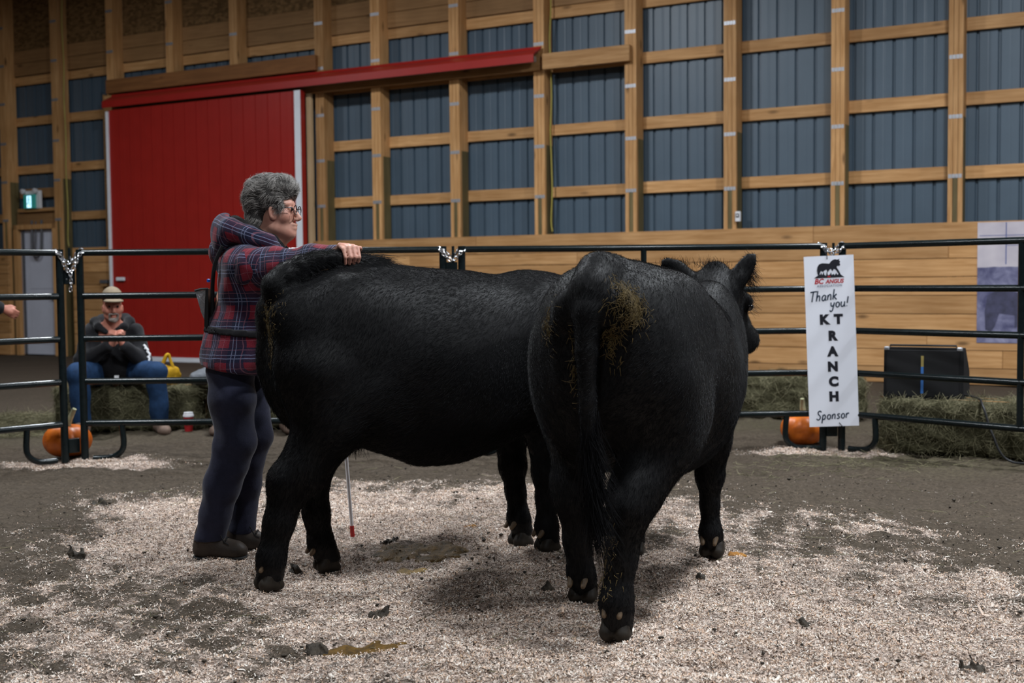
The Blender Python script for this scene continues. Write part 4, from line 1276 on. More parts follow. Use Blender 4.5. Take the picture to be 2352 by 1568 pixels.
for sd in (-1, 1):
    e = HC + (HR[0] * .0945 + HR[1] * sd * .032 - HR[2] * .022) * .98
    np_eye('eye', e, .0115, woman)

# hair
def hair_cap(F, c, R, s=1.0):
    at = lambda x, y, z: c + (R[0] * x + R[1] * y + R[2] * z) * s
    e = lambda p, r, k=.03, cut=False: F.ell(at(*p), np.array(r) * s, R, k, cut)
    e((-.018, 0, .044), (.112, .092, .092)); e((-.070, 0, .005), (.062, .084, .085)); e((-.066, 0, -.062), (.054, .070, .060))
    e((.052, 0, .072), (.060, .072, .052))
    for sd in (-1, 1): e((.052, sd * .072, -.010), (.018, .012, .030), .015)
    e((.130, 0, -.052), (.078, .115, .092), .012, True)
    for sd in (-1, 1): e((.028, sd * .094, -.050), (.032, .034, .046), .008, True)
H = Field((0, -.14, 1.42), (.40, .14, 1.74), .005)
hair_cap(H, HC, HR, 1.0)
H.wobble(.0030, 48, 4, stretch=(1.3, 1, .8)).wobble(.0018, 120, 5)
hb = H.build('hair', M['grey_hair_base'], woman, 1)
rg = np.random.RandomState(3); n = 13000
P, N = sample_surface(H.vs, H.q, n, rg)
q = P - HC
flow = np.stack([-.55 - 1.5 * np.clip(.02 - q[:, 0], -.06, .03) * 6, .0 * q[:, 1], -.85 * np.clip(.55 - q[:, 2] * 9, -.2, 1)], 1)
flow += .42 * np.stack([np.sin(70 * q[:, 2] + 40 * q[:, 0]), np.sin(60 * q[:, 0] + 30 * q[:, 2]), np.sin(55 * q[:, 0] - 50 * q[:, 1])], 1)
flow += .15 * rg.normal(size=(n, 3))
tg_ = flow - N * (flow * N).sum(1, keepdims=True); tg_ /= np.linalg.norm(tg_, axis=1, keepdims=True) + 1e-9
strands('hair_strands', P - N * .003, N * .36 + tg_ * .85, -N * .38 + tg_ * .25 + .10 * rg.normal(size=(n, 3)), .022 + .016 * rg.rand(n), .0006, M['grey_hair'], hb, 5, .3, 'stuff')

# glasses
g = empty('glasses', (0, 0, 0)); g.parent = woman
hp = lambda x, y, z: HC + (HR[0] * x + HR[1] * y + HR[2] * z) * .98
for sd in (-1, 1):
    rim = [hp(.118 - .10 * abs(.025 * math.cos(a)) * .5, sd * .034 + .025 * math.cos(a), -.026 + .020 * math.sin(a)) for a in np.linspace(0, 2 * math.pi, 19)]
    MB().tube(rim, .0021, 6, False).build('rim', M['frame_dark'], g, True)
    MB().tube(smooth_path([hp(.112, sd * .060, -.016), hp(.085, sd * .077, -.017), hp(.04, sd * .083, -.020), hp(.018, sd * .080, -.026)], 5), .0020, 6).build('temple', M['frame_dark'], g, True)
MB().tube([hp(.118, -.010, -.022), hp(.121, 0, -.020), hp(.118, .010, -.022)], .002, 6).build('bridge', M['frame_dark'], g, True)

# jacket
J = Field((-.22, -.32, .78), (.40, .34, 1.46), .0065)
J.ell((.115, 0, 1.235), (.145, .200, .165), k=.08); J.ell((.105, 0, 1.07), (.138, .190, .20), k=.06); J.ell((.060, 0, .89), (.172, .222, .21), k=.08)
J.cone((.13, -.15, 1.29), (.13, .15, 1.29), .085, .085, .06)
J.chain([(.03, 0, 1.36), (.14, 0, 1.38)], [.09, .085], .05)
J.chain([shoL, elbowL, wristL], [.083, .066, .046], .04)
J.cone(shoR - V3(.02, -.03, 0), shoR + (elbowR - shoR) * .22, .086, .080, .04)
J.wobble(.0065, 20, 3, stretch=(1, 1, .8)).wobble(.0045, 44, 8)
J.halfspace((-.105, 0, .868), (-.18, 0, -1), (-.3, -.4, .7), (.5, .22, 1.0))
jk = J.build('jacket', M['plaid'], woman, 1)
cx = .08
weave(jk, np.stack([J.vs[:, 0] * .92 - J.vs[:, 1] * .92 + .03, J.vs[:, 2] + .02], 1))
S = Field((.06, -.47, 1.12), (.66, -.05, 1.44), .006)
spts = [shoR, elbowR, wristR - unit(wristR - elbowR) * .035]
S.chain(spts, [.086, .068, .048], .02)
S.wobble(.006, 28, 6, stretch=(1.6, 1, 1)).wobble(.004, 55, 9)
sl = S.build('sleeve', M['plaid'], woman, 1)
weave(sl, axis_weave(S.vs, spts))
# hood lying on the shoulders, with its dark pile lining
Hd = Field((-.12, -.24, 1.26), (.36, .24, 1.58), .006)
ring = [(.262, -.045, 1.372), (.225, -.100, 1.398), (.14, -.128, 1.425), (.06, -.105, 1.455), (.018, 0, 1.468), (.06, .105, 1.455), (.14, .128, 1.425), (.225, .100, 1.398), (.262, .045, 1.372)]
Hd.chain(ring, [.022, .034, .045, .052, .056, .052, .045, .034, .022], .02)
Hd.ell((.015, 0, 1.405), (.062, .125, .085), None, .05)
Hd.ell((.135, 0, 1.49), (.110, .090, .085), None, .015, True)
Hd.wobble(.004, 34, 2)
hd = Hd.build('hood', M['plaid'], woman, 1)
weave(hd, np.stack([Hd.vs[:, 0] * .8 - Hd.vs[:, 1] * .9 + .05, Hd.vs[:, 2] * .95 + Hd.vs[:, 0] * .35], 1))
Hl = Field((-.06, -.2, 1.3), (.36, .2, 1.58), .006)
r2 = [(.272, -.030, 1.375), (.235, -.080, 1.405), (.15, -.100, 1.440), (.085, -.08, 1.468), (.055, 0, 1.478), (.085, .08, 1.468), (.15, .100, 1.440), (.235, .080, 1.405), (.272, .030, 1.375)]
Hl.chain(r2, [.018, .026, .034, .038, .040, .038, .034, .026, .018], .02).wobble(.003, 110, 5)
Hl.build('hood_lining', M['fleece'], woman, 1, label='black pile lining of the hood')
# belt, strap, number holder
G = shell(J, .005, None, None)
G.halfspace((-.05, 0, 1.040), (.10, 0, 1), (-.3, -.4, .7), (.5, .4, 1.5)); G.halfspace((-.05, 0, 1.008), (-.10, 0, -1), (-.3, -.4, .7), (.5, .4, 1.5))
vs, q = G.mesh(0); np_mesh('waist_strap', vs, q, mats=M['webbing'], parent=woman, label='black webbing strap round the waist')
MB().tube(smooth_path([(.03, -.135, 1.385), (-.008, -.120, 1.31), (-.026, -.100, 1.22), (-.032, -.085, 1.12), (-.040, -.075, 1.02)], 6), .009, 8).build('back_strap', M['webbing'], woman, True, label='black strap down the back')
def clear():
    t = NT('clear_crinkled_plastic')
    n = t.noise(t.coord(), 60, 3, .6, 1.5)
    t.set((.45, .48, .52), .10, 0, .6, Transmission_Weight=.55)
    t.bump(n, .9, .01)
    return t.m
M['clear'] = clear()
hol = empty('number_holder'); hol.parent = woman
MB().prism([(-.108, 1.190), (-.050, 1.198), (-.052, 1.075), (-.070, 1.062), (-.085, 1.10)], -.085, -.02).build('plastic_sleeve', M['clear'], hol, label='clear crinkled plastic sleeve')
MB().prism([(-.058, 1.20), (-.046, 1.20), (-.050, 1.03), (-.068, 1.035), (-.066, 1.08)], -.10, .0).build('backing', M['black'], hol)
MB().tube([(-.110, -.085, 1.192), (-.080, -.09, 1.199), (-.05, -.088, 1.200)], .005, 6).build('top_edge', M['black'], hol, True)
MB().lathe([(.0, -.008), (.008, -.006), (.008, .006), (.0, .008)], (-.050, -.075, 1.235), 10).build('clip', plain('blue_clip', (.02, .12, .6), .4), woman, label='small blue clip')
# trousers
T = Field((-.20, -.24, .03), (.26, .24, .96), .0065)
T.chain([(.045, -.085, .90), (.045, -.09, .72), (.058, -.085, .53), (-.008, -.077, .33), (-.068, -.07, .105)], [.105, .102, .088, .080, .071], .03)
T.chain([(.05, .085, .90), (.075, .09, .72), (.092, .085, .52), (.055, .08, .30), (.035, .08, .115)], [.105, .102, .085, .074, .067], .03)
T.ell((.005, 0, .84), (.075, .14, .10), None, .05)
T.wobble(.0042, 30, 12, stretch=(.7, .7, 1.4)).wobble(.0025, 60, 13)
T.halfspace((0, 0, .088), (.0, 0, -1), (-.3, -.3, -.1), (.3, .3, .3))
T.build('trousers', M['trousers'], woman, 1)
for sd, hl, to, an in ((-1, (-.150, -.068, 0), (.100, -.082, 0), (-.075, -.07)), (1, (-.045, .075, 0), (.200, .065, 0), (.03, .08))):
    B = Field((-.26, -.18, -.02), (.30, .18, .20), .005)
    boot(B, hl, to, an)
    B.wobble(.0015, 60, 5)
    B.halfspace((0, 0, .016), (0, 0, -1), (-.4, -.3, -.1), (.4, .3, .1))
    bo = B.build('boot', M['boot'], woman, 1)
    So = Field((-.26, -.18, -.02), (.30, .18, .06), .005)
    d = unit(V3(*to) - V3(*hl)); So.cone(V3(*hl) + d * .05 + V3(0, 0, .012), V3(*to) - d * .055 + V3(0, 0, .012), .050, .052, .01)
    So.halfspace((0, 0, .018), (0, 0, 1), (-.4, -.3, -.1), (.4, .3, .2)); So.halfspace((0, 0, 0), (0, 0, -1), (-.4, -.3, -.1), (.4, .3, .2))
    vs, q = So.mesh(0); np_mesh('sole', vs, q, mats=M['sole'], parent=bo)
    lc = MB(); hv, tv = V3(*hl), V3(*to)
    for i in range(4):
        c = hv + d * (.115 + .022 * i) + V3(0, 0, .128 - .016 * i); w = V3(-d[1], d[0], 0)
        lc.tube([c - w * .03 - V3(0, 0, .008), c + V3(0, 0, .004), c + w * .03 - V3(0, 0, .008)], .003, 5)
    c = hv + d * .10 + V3(0, -.015, .135)
    lc.tube(smooth_path([c, c + d * .03 + V3(0, -.02, -.01), c + d * .055 + V3(0, -.035, -.045), c + d * .075 + V3(0, -.03, -.06)], 5), .003, 5)
    lc.build('laces', M['webbing'], bo, True)
# the stick she rests on the ground behind the cow
st = empty('stick', (-.786, 5.783, 0), 0, 'thin white stick with a red tip standing behind the rear cow\'s hind leg', 'stick')
tip, top = V3(0, 0, ground_z(-.786, 5.783)), V3(-.062, -.075, 1.12)
dr = unit(top - tip)
MB().tube([tip + dr * .055, top], .0085, 10).build('shaft', plain('white_stick_paint', (.82, .84, .90), .4), st, True)
MB().tube([tip, tip + dr * .056], .0105, 10).build('red_tip', plain('red_stick_tip', (.50, .02, .02), .5), st, True, label='red tip')
MB().tube([top, top + dr * .12], .012, 10).build('grip', M['black'], st, True)

# ---- seated people behind the panels
def seated(loc, ang, label, knees, ankles, hands, top, legs, boots, head_c, head_f, seed, cap=False, clasp=True, hood=True):
    root = empty('person', loc, ang, label, 'person')
    hc, R = V3(*head_c), frame(head_f)
    sho = [V3(.10, -.170, .825), V3(.10, .170, .825)]; hips = [V3(0, -.10, .49), V3(0, .10, .49)]
    elb = [V3(.17, -.225, .585), V3(.19, .245, .585)]
    F = Field((-.25, -.48, -.02), (.72, .58, 1.26), .0068)
    face(F, hc, R, .98)
    F.cone((.11, 0, .80), hc - R[0] * .01 - R[2] * .05, .062, .058, .04)
    F.chain([(.0, 0, .50), (.05, 0, .66), (.10, 0, .78)], [.14, .14, .13], .08)
    F.cone(sho[0], sho[1], .055, .055, .06)
    wr = [V3(*hands[0]), V3(*hands[1])]
    for i in (0, 1):
        F.chain([sho[i], elb[i], wr[i]], [.05, .042, .028], .02)
        F.chain([hips[i], V3(*knees[i]), V3(*ankles[i])], [.085, .06, .042], .03)
    mid = (wr[0] + wr[1]) / 2
    if clasp:
        for i, s in ((0, 1), (1, -1)):
            d = unit(mid + V3(.02, 0, .10) - wr[i])
            rest_hand(F, wr[i], d, V3(.15, s * .9, .1), V3(-.6, 0, .5), .75, 1.05)
    else:
        for i, s in ((0, 1), (1, -1)): rest_hand(F, wr[i], (.8, 0, -.5), V3(-.2, 0, -.9), V3(0, s, 0), .4)
    F.build('body', M['skin_red'], root, 1)
    for sd in (-1, 1): np_eye('eye', hc + (R[0] * .0945 + R[1] * sd * .032 - R[2] * .022) * .98, .0112, root)
    J = Field((-.28, -.50, .36), (.62, .60, 1.02), .009)
    J.ell((.06, 0, .67), (.165, .195, .21), None, .06); J.ell((.03, 0, .52), (.19, .205, .14), None, .06)
    J.cone(sho[0], sho[1], .072, .072, .06)
    for i in (0, 1): J.chain([sho[i], elb[i], wr[i] - unit(wr[i] - elb[i]) * .025], [.074, .070, .048], .025)
    J.wobble(.006, 26, seed).wobble(.003, 55, seed + 1)
    J.build('sweatshirt' if hood else 'jacket', top, root, 1)
    if hood:
        K = Field((-.15, -.25, .74), (.35, .25, 1.0), .008)
        ring = [(.225, -.035, .83), (.19, -.10, .870), (.10, -.135, .905), (.0, -.09, .92), (-.03, 0, .92), (.0, .09, .92), (.10, .135, .905), (.19, .10, .870), (.225, .035, .83)]
        K.chain(ring, [.022, .032, .042, .048, .05, .048, .042, .032, .022], .02).wobble(.003, 30, seed)
        K.build('hood', top, root, 1)
    T = Field((-.26, -.46, .06), (.70, .62, .64), .009)
    for i in (0, 1): T.chain([hips[i] - V3(.03, 0, 0), V3(*knees[i]), V3(*ankles[i]) + V3(0, 0, .0)], [.115, .086, .070], .03)
    T.ell((-.02, 0, .47), (.16, .20, .11), None, .06)
    T.wobble(.005, 26, seed + 2)
    T.halfspace((0, 0, .10), (0, 0, -1), (-.5, -.6, -.1), (.9, .8, .3))
    T.build('trousers', legs, root, 1)
    for i in (0, 1):
        a = V3(*ankles[i]); out = unit(V3(1, (-.18, .28)[i], 0))
        B = Field((a[0] - .2, a[1] - .2, -.02), (a[0] + .36, a[1] + .28, .22), .0065)
        h0 = V3(a[0], a[1], 0) - out * .08
        boot(B, h0, h0 + out * .30, (a[0], a[1]), .050, .15)
        B.halfspace((0, 0, 0), (0, 0, -1), (-1, -1, -.1), (1.5, 1.5, .1))
        B.build('boot', boots, root, 1)
    return root, hc, R
man, mh, mR = seated((-3.33, 10.02, 0), math.radians(-79), 'person in tan cap, black hooded sweatshirt and blue jeans sitting on a hay bale',
    [(.40, -.235, .50), (.40, .365, .50)], [(.36, -.22, .09), (.33, .385, .09)], [(.345, .015, .725), (.345, .11, .725)], M['black_knit'], M['jeans'], M['tan_boot'], (.225, .02, 1.062), (1, .22, -.06), 31)
at = lambda x, y, z: mh + mR[0] * x + mR[1] * y + mR[2] * z
Cp = Field((-.1, -.30, .9), (.60, .36, 1.30), .006)
Cp.ell(at(-.012, 0, .040), (.108, .086, .098), mR, .01); Cp.halfspace(at(0, 0, .032), -mR[2], (-1, -1, 0), (1, 1, 2))
cap = Cp.build('cap', [M['cap_tan'], M['cap_dark']], man, 1, mat_fn=lambda c: (((c - mh) @ mR[2]) < .062).astype(int))
Cb = Field((-.1, -.30, .9), (.60, .36, 1.30), .005)
Cb.ell(at(.105, 0, .026), (.085, .078, .020), mR, .01); Cb.ell(at(.105, 0, .010), (.085, .072, .018), mR, .004, True)
Cb.build('brim', M['cap_tan'], cap, 1)
Bd = Field((.1, -.2, .84), (.55, .25, 1.10), .005)
Bd.ell(at(.088, 0, -.128), (.026, .032, .026), mR, .01); Bd.ell(at(.108, 0, -.080), (.014, .034, .008), mR, .01); Bd.ell(at(.112, 0, -.100), (.02, .02, .010), mR, .005, True)
for sd in (-1, 1): Bd.cone(at(.100, sd * .032, -.084), at(.086, sd * .030, -.125), .009, .010, .01)
Bd.wobble(.002, 120, 4).build('beard', M['beard'], man, 1)
pr = MB()
for c, r in (((.245, .262, .60), .028),):
    b_ = MB().lathe([(.0, -.012), (r * .8, -.010), (r, 0), (r * .8, .010), (.0, .012)], (0, 0, 0), 16)
    o = b_.build('sleeve_print', M['white_print'], man, True, label='round white print on the sleeve'); o.matrix_local = Matrix.Translation(c) @ Matrix.Rotation(math.radians(90), 4, 'Y')
lt = MB()
for k, (y, z) in enumerate(((.300, .605), (.302, .64), (.286, .675), (.268, .70))):
    lt.tube([(.255 - .012 * k, y, z - .02), (.250 - .012 * k, y + .004, z), (.245 - .012 * k, y - .012, z + .016)], .010, 6)
lt.build('sleeve_print', M['white_print'], man, True, label='white lettering down the sleeve')
tagm = MB().box(.215, .225, .02, .055, .435, .47); tagm.build('pocket_label', M['white_print'], man)

other, oh, oR = seated((-2.20, 10.05, 0), math.radians(-84), 'person in grey jacket and dark trousers sitting mostly hidden behind the plaid jacket',
    [(.38, -.20, .50), (.38, .30, .50)], [(.34, -.20, .09), (.34, .32, .09)], [(.34, -.10, .58), (.34, .12, .58)], M['grey_puff'], M['dark_trousers'], M['tan_boot'], (.20, 0, 1.0), (1, 0, -.1), 41, clasp=False, hood=False)
H2 = Field((-.1, -.2, .8), (.4, .2, 1.24), .007); hair_cap(H2, oh, oR, 1.0); H2.wobble(.003, 70, 6); H2.build('hair', M['dark_hair'], other, 1)

# ---- someone standing just outside the left edge, one arm in view
arm_p = empty('person', (-4.46, 9.5, 0), 0, 'person in a dark jacket at the left edge, only a sleeve and hand in view', 'person')
F = Field((-.30, -.36, -.02), (.70, .36, 1.82), .009)
hc, R = V3(.03, 0, 1.63), frame((1, 0, 0))
face(F, hc, R, 1.0)
F.cone((0, 0, 1.42), hc - V3(.01, 0, .05), .065, .06, .04)
F.chain([(0, 0, 1.36), (0, 0, 1.15), (0, 0, .95)], [.13, .13, .14], .08)
sr, er, w_r = V3(.02, -.20, 1.40), V3(.20, -.20, 1.13), V3(.452, -.08, 1.035)
sl_, el_, w_l = V3(.0, .20, 1.40), V3(-.02, .24, 1.12), V3(.06, .22, .88)
F.cone(sr, sl_, .06, .06, .06)
F.chain([sr, er, w_r], [.05, .042, .028], .02); F.chain([sl_, el_, w_l], [.05, .042, .028], .02)
rest_hand(F, w_r, (.9, .1, -.42), (-.2, .9, -.2), (.3, 0, .8), .55, 1.0); rest_hand(F, w_l, (.1, 0, -1), (0, -1, 0), (1, 0, 0), .4)
for s in (-1, 1): F.chain([(0, s * .09, .92), (.02, s * .10, .50), (-.02, s * .10, .09)], [.09, .062, .045], .04)
F.build('body', M['skin_red'], arm_p, 1)
J = Field((-.32, -.40, .78), (.60, .40, 1.52), .010)
J.ell((0, 0, 1.22), (.17, .21, .26), None, .08); J.ell((0, 0, .98), (.17, .205, .18), None, .08); J.cone(sr, sl_, .09, .09, .06)
J.chain([sr, er, w_r - unit(w_r - er) * .03], [.088, .072, .052], .04); J.chain([sl_, el_, w_l], [.088, .07, .05], .04)
J.wobble(.004, 26, 3); J.build('jacket', M['black_knit'], arm_p, 1)
T = Field((-.25, -.30, .06), (.30, .30, 1.0), .010)
for s in (-1, 1): T.chain([(0, s * .09, .92), (.02, s * .10, .50), (-.02, s * .10, .12)], [.115, .085, .075], .03)
T.build('trousers', M['dark_trousers'], arm_p, 1)
for s in (-1, 1):
    B = Field((-.2, s * .10 - .16, -.02), (.3, s * .10 + .16, .2), .008); boot(B, (-.11, s * .10, 0), (.18, s * .12, 0), (-.02, s * .10)); B.build('boot', M['boot'], arm_p, 1)
H3 = Field((-.2, -.2, 1.4), (.3, .2, 1.84), .008); hair_cap(H3, hc, R, 1.0); H3.build('hair', M['dark_hair'], arm_p, 1)

# ---------------------------------------------------------------- hay bales and what stands on them
M['hay'] = None
def hay_mat():
    t = NT('hay')
    v = t.coord()
    n = t.noise(t.n('Mapping', {'Vector': v, 'Scale': (16, 60, 60)}).outputs[0], 1.6, 6, .7, 1.2)
    big = t.noise(v, 7, 4)
    c = t.ramp(n, [(.25, (.036, .033, .018)), (.5, (.115, .107, .062)), (.8, (.235, .215, .135))])
    t.set(t.mix(t.ramp(big, [(.35, (0, 0, 0)), (.7, (.6, .6, .6))]), c, (.065, .062, .028, 1)), .9, 0, .1)
    t.bump(n, .9, .03)
    return t.m
M['hay'] = hay_mat()
def hay_strand_mat():
    t = NT('hay_stems')
    t.set(t.ramp(t.n('HairInfo').outputs['Random'], [(.0, (.055, .050, .026)), (.5, (.155, .142, .082)), (1, (.32, .29, .18))]), .8, 0, .15)
    return t.m
M['stem'] = hay_strand_mat()
M['twine'] = plain('orange_twine', (.32, .17, .06), .8)
def bale(loc, ang, L, label, W=.46, H=.36, seed=1, n=6000):
    r = empty('hay_bale', loc, ang, label, 'hay bale', 'hay bales round the ring')
    F = Field((-.12, -.12, -.02), (L + .12, W + .12, H + .10), .014)
    def fn(X, Y, Z):
        q = [np.abs(X - L / 2) - L / 2 + .05, np.abs(Y - W / 2) - W / 2 + .05, np.abs(Z - H / 2) - H / 2 + .05]
        o = np.sqrt(np.maximum(q[0], 0) ** 2 + np.maximum(q[1], 0) ** 2 + np.maximum(q[2], 0) ** 2) - .05
        return (o + np.minimum(np.maximum(np.maximum(q[0], q[1]), q[2]), 0)).astype(np.float32)
    F.put(fn, (0, 0, 0), (L, W, H), 0)
    F.wobble(.010, 30, seed).wobble(.008, 70, seed + 1)
    F.halfspace((0, 0, .0), (0, 0, -1), (-1, -1, -.1), (L + 1, W + 1, .2))
    F.build('pressed_hay', M['hay'], r, 1)
    rg = np.random.RandomState(seed)
    P, N = sample_surface(F.vs, F.q, n, rg, lambda c: (c[:, 2] > .02) * 1.0)
    D = rg.normal(size=(n, 3)); D -= N * (D * N).sum(1, keepdims=True); D /= np.linalg.norm(D, axis=1, keepdims=True)
    strands('loose_stems', P - N * .004, D * .8 + N * (.12 + .42 * rg.rand(n, 1) ** 2), D * .2 - N * .28 + .12 * rg.normal(size=(n, 3)), .05 + .07 * rg.rand(n), .0013, M['stem'], r, 4, .5, 'stuff')
    for y in (W * .3, W * .7):
        pts = [(-.008, y, .02), (-.012, y, H * .5), (-.006, y, H - .01), (.03, y, H + .008), (L / 2, y, H + .010), (L - .03, y, H + .008), (L + .006, y, H - .01), (L + .012, y, H * .5), (L + .008, y, .02)]
        MB().tube(smooth_path(pts, 4), .0035, 6).build('twine', M['twine'], r, True)
    return r
bale((-3.80, 9.86, 0), math.radians(0), 1.22, 'hay bale under the person in the tan cap', seed=2)
bale((-2.50, 9.90, 0), math.radians(2), 1.15, 'hay bale right of the yellow bag, mostly hidden by the plaid-jacketed person', seed=3)
bale((1.80, 10.30, 0), math.radians(-3), 1.25, 'far hay bale between the front cow\'s head and the hanging sign, paper on top', seed=4)
bale((2.56, 8.37, 0), math.radians(-36), 1.25, 'near hay bale under the black speaker, behind the right corral panel', seed=5, n=11000)

def loose(name, c, rx, ry, hgt, n, seed, label, ln=.10):
    rg = np.random.RandomState(seed)
    a = rg.uniform(0, 6.28, n); rr = np.sqrt(rg.rand(n))
    x, y = c[0] + rx * rr * np.cos(a), c[1] + ry * rr * np.sin(a)
    z = ground_z(x, y) + .004 + hgt * (1 - rr ** 2) * rg.rand(n)
    D = rg.normal(size=(n, 3)); D[:, 2] *= .18; D /= np.linalg.norm(D, axis=1, keepdims=True)
    o = strands(name, np.stack([x, y, z], 1), D, .2 * rg.normal(size=(n, 3)) * np.array((1, 1, .05)), ln * (.5 + rg.rand(n)), .0014, M['stem'], None, 4, .5, 'stuff', label)
    o['category'] = 'hay'
    return o
loose('loose_hay', (-4.35, 10.1), .75, .75, .13, 5200, 51, 'loose hay heaped on the ground beside the left bale')
loose('loose_hay', (2.45, 7.95), .75, .45, .010, 420, 52, 'thin scatter of hay on the soil before the right bale', .07)
loose('loose_hay', (1.75, 7.6), .55, .32, .006, 160, 53, 'few hay stems on the soil left of the hanging sign', .06)
n = 420
rg = np.random.RandomState(77)
x = np.concatenate([rg.uniform(-2.6, 2.6, n)]); y = rg.uniform(3.6, 8.4, n)
D = rg.normal(size=(n, 3)); D[:, 2] *= .10; D /= np.linalg.norm(D, axis=1, keepdims=True)
ss = strands('straw_stems', np.stack([x, y, ground_z(x, y) + .008], 1), D, .15 * rg.normal(size=(n, 3)) * np.array((1, 1, .02)), .03 + .09 * rg.rand(n), .0013, M['stem'], None, 4, .6, 'stuff', 'stray straw stems scattered over the arena floor')
ss['category'] = 'straw'

# wedge loudspeaker
sp = empty('floor_speaker', (2.615, 8.41, .366), -math.radians(27), 'black wedge loudspeaker with a blue tape stripe on the right hay bale', 'speaker')
M['carpet'] = cloth('black_speaker_carpet', (.012, .012, .013), .95, .2, 160, .5)
M['grille'] = cloth('black_speaker_grille', (.008, .008, .009), .6, .2, 300, .4)
prof = [(0, 0), (.018, .335), (.035, .355), (.115, .355), (.365, .175), (.385, .03), (.375, 0)]
MB().prism(prof, 0, .53, 'x').build('cabinet', M['carpet'], sp)
MB().raw([(.02, -.004 + .0010, .02), (.50, -.004 + .0010, .02), (.50, .0125, .325), (.02, .0125, .325), (.02, .004, .02), (.50, .004, .02), (.50, .022, .325), (.02, .022, .325)], [(0, 1, 2, 3), (4, 7, 6, 5), (0, 4, 5, 1), (1, 5, 6, 2), (2, 6, 7, 3), (3, 7, 4, 0)]).build('grille', M['grille'], sp)
def strip(x0, x1, z0, z1, mat, name, label):
    yy = lambda z: z * .0515 - .0065
    MB().raw([(x0, yy(z0), z0), (x1, yy(z0), z0), (x1, yy(z1), z1), (x0, yy(z1), z1), (x0, yy(z0) + .004, z0), (x1, yy(z0) + .004, z0), (x1, yy(z1) + .004, z1), (x0, yy(z1) + .004, z1)], [(0, 1, 2, 3), (4, 7, 6, 5), (0, 4, 5, 1), (1, 5, 6, 2), (2, 6, 7, 3), (3, 7, 4, 0)]).build(name, mat, sp, label=label)
strip(.250, .268, .04, .225, plain('blue_tape', (.03, .14, .42), .6), 'tape', 'blue tape stripe')
strip(.250, .268, .225, .30, plain('yellow_tape', (.35, .27, .08), .6), 'tape', 'yellow tape stripe')
for x in (.0, .485):
    MB().box(x, x + .035, .012, .05, .335, .362, .006).build('corner_cap', M['strap'], sp, label='shiny metal corner cap')
MB().tube([(.04, .03, .362), (.04, .03, .372), (.48, .03, .372), (.48, .03, .362)], .007, 8).build('top_bar', M['black'], sp, True)
cd = MB().tube(smooth_path([(3.02, 8.52, .40), (3.14, 8.10, .395), (3.10, 7.86, .36), (3.13, 7.79, .20), (3.20, 7.72, .03), (3.36, 7.58, .012), (3.7, 7.4, .012)], 8), .008, 8).build('power_cord', M['black'], smooth=True)
tag(cd, 'black power cord running down the front of the right hay bale', 'cord')
pp = MB().box(-.30, .30, -.10, .10, 0, .003).build('paper_sheet', M['card'])
pp.location = (2.68, 10.42, .392); pp.rotation_euler = (0, 0, math.radians(8))
tag(pp, 'white paper lying on the far hay bale behind the hanging sign', 'paper')

# ---------------------------------------------------------------- pumpkins, cup, bags
def pumpkin_mat():
    t = NT('pumpkin_skin')
    n = t.noise(t.coord(), 9, 5); 
    t.set(t.ramp(n, [(.3, (.48, .095, .008)), (.7, (.72, .175, .014))]), .4, 0, .4)
    t.bump(t.noise(t.coord(), 30, 4), .15, .01)
    return t.m
M['pumpkin'] = pumpkin_mat(); M['stalk'] = plain('pale_green_stalk', (.33, .33, .20), .7, 0, .3, .3, 20)
def pumpkin(x, y, r, h, label, lean):
    z = float(ground_z(x, y))
    p = empty('pumpkin', (x, y, z), 0, label, 'pumpkin', 'pumpkins at the panel feet')
    vs = []; nu, nv = 60, 22
    for j in range(nv):
        ph = math.pi * (j + .5) / nv
        for i in range(nu):
            th = 2 * math.pi * i / nu
            rib = 1 - .06 * abs(math.cos(th * 5)) ** 3 * math.sin(ph)
            dip = 1 - .16 * math.exp(-(ph / .38) ** 2) - .10 * math.exp(-((math.pi - ph) / .4) ** 2)
            vs.append((r * rib * math.sin(ph) ** .85 * math.cos(th), r * rib * math.sin(ph) ** .85 * math.sin(th), h / 2 - math.cos(ph) * -h / 2 * dip))
    fs = [(j * nu + i, j * nu + (i + 1) % nu, (j + 1) * nu + (i + 1) % nu, (j + 1) * nu + i) for j in range(nv - 1) for i in range(nu)]
    fs += [tuple(range(nu)), tuple((nv - 1) * nu + i for i in range(nu))]
    MB().raw(vs, fs).build('rind', M['pumpkin'], p, True)
    MB().tube(smooth_path([(0, 0, h * .86), (lean * .2, 0, h * 1.05), (lean * .6, 0, h * 1.25), (lean, -.01, h * 1.42)], 4), [.026 - .0009 * i for i in range(13)], 8).build('stalk', M['stalk'], p, True)
pumpkin(-3.175, 8.49, .168, .245, 'orange pumpkin behind the panel posts on the left', .06)
pumpkin(2.125, 8.72, .165, .24, 'orange pumpkin partly behind the hanging sign', -.01)

cup = empty('paper_cup', (-2.655, 9.76, 0), 0, 'red paper coffee cup with white lid on the ground before the bale', 'cup')
M['cup_red'] = plain('red_cup_paper', (.45, .018, .022), .5); M['cup_lid'] = plain('white_cup_lid', (.72, .72, .75), .4)
MB().lathe([(.030, .0), (.031, .004), (.041, .135), (.039, .135)], (0, 0, 0), 20).build('cup_body', M['cup_red'], cup, True)
MB().lathe([(.044, .130), (.044, .145), (.039, .150), (.037, .166), (.0, .166)], (0, 0, 0), 20).build('lid', M['cup_lid'], cup, True, label='white lid')
MB().tube([(-.018, -.0385, .075), (-.004, -.040, .068), (.012, -.0385, .080), (.020, -.036, .074)], .0045, 6).build('white_script_mark', M['cup_lid'], cup, True)

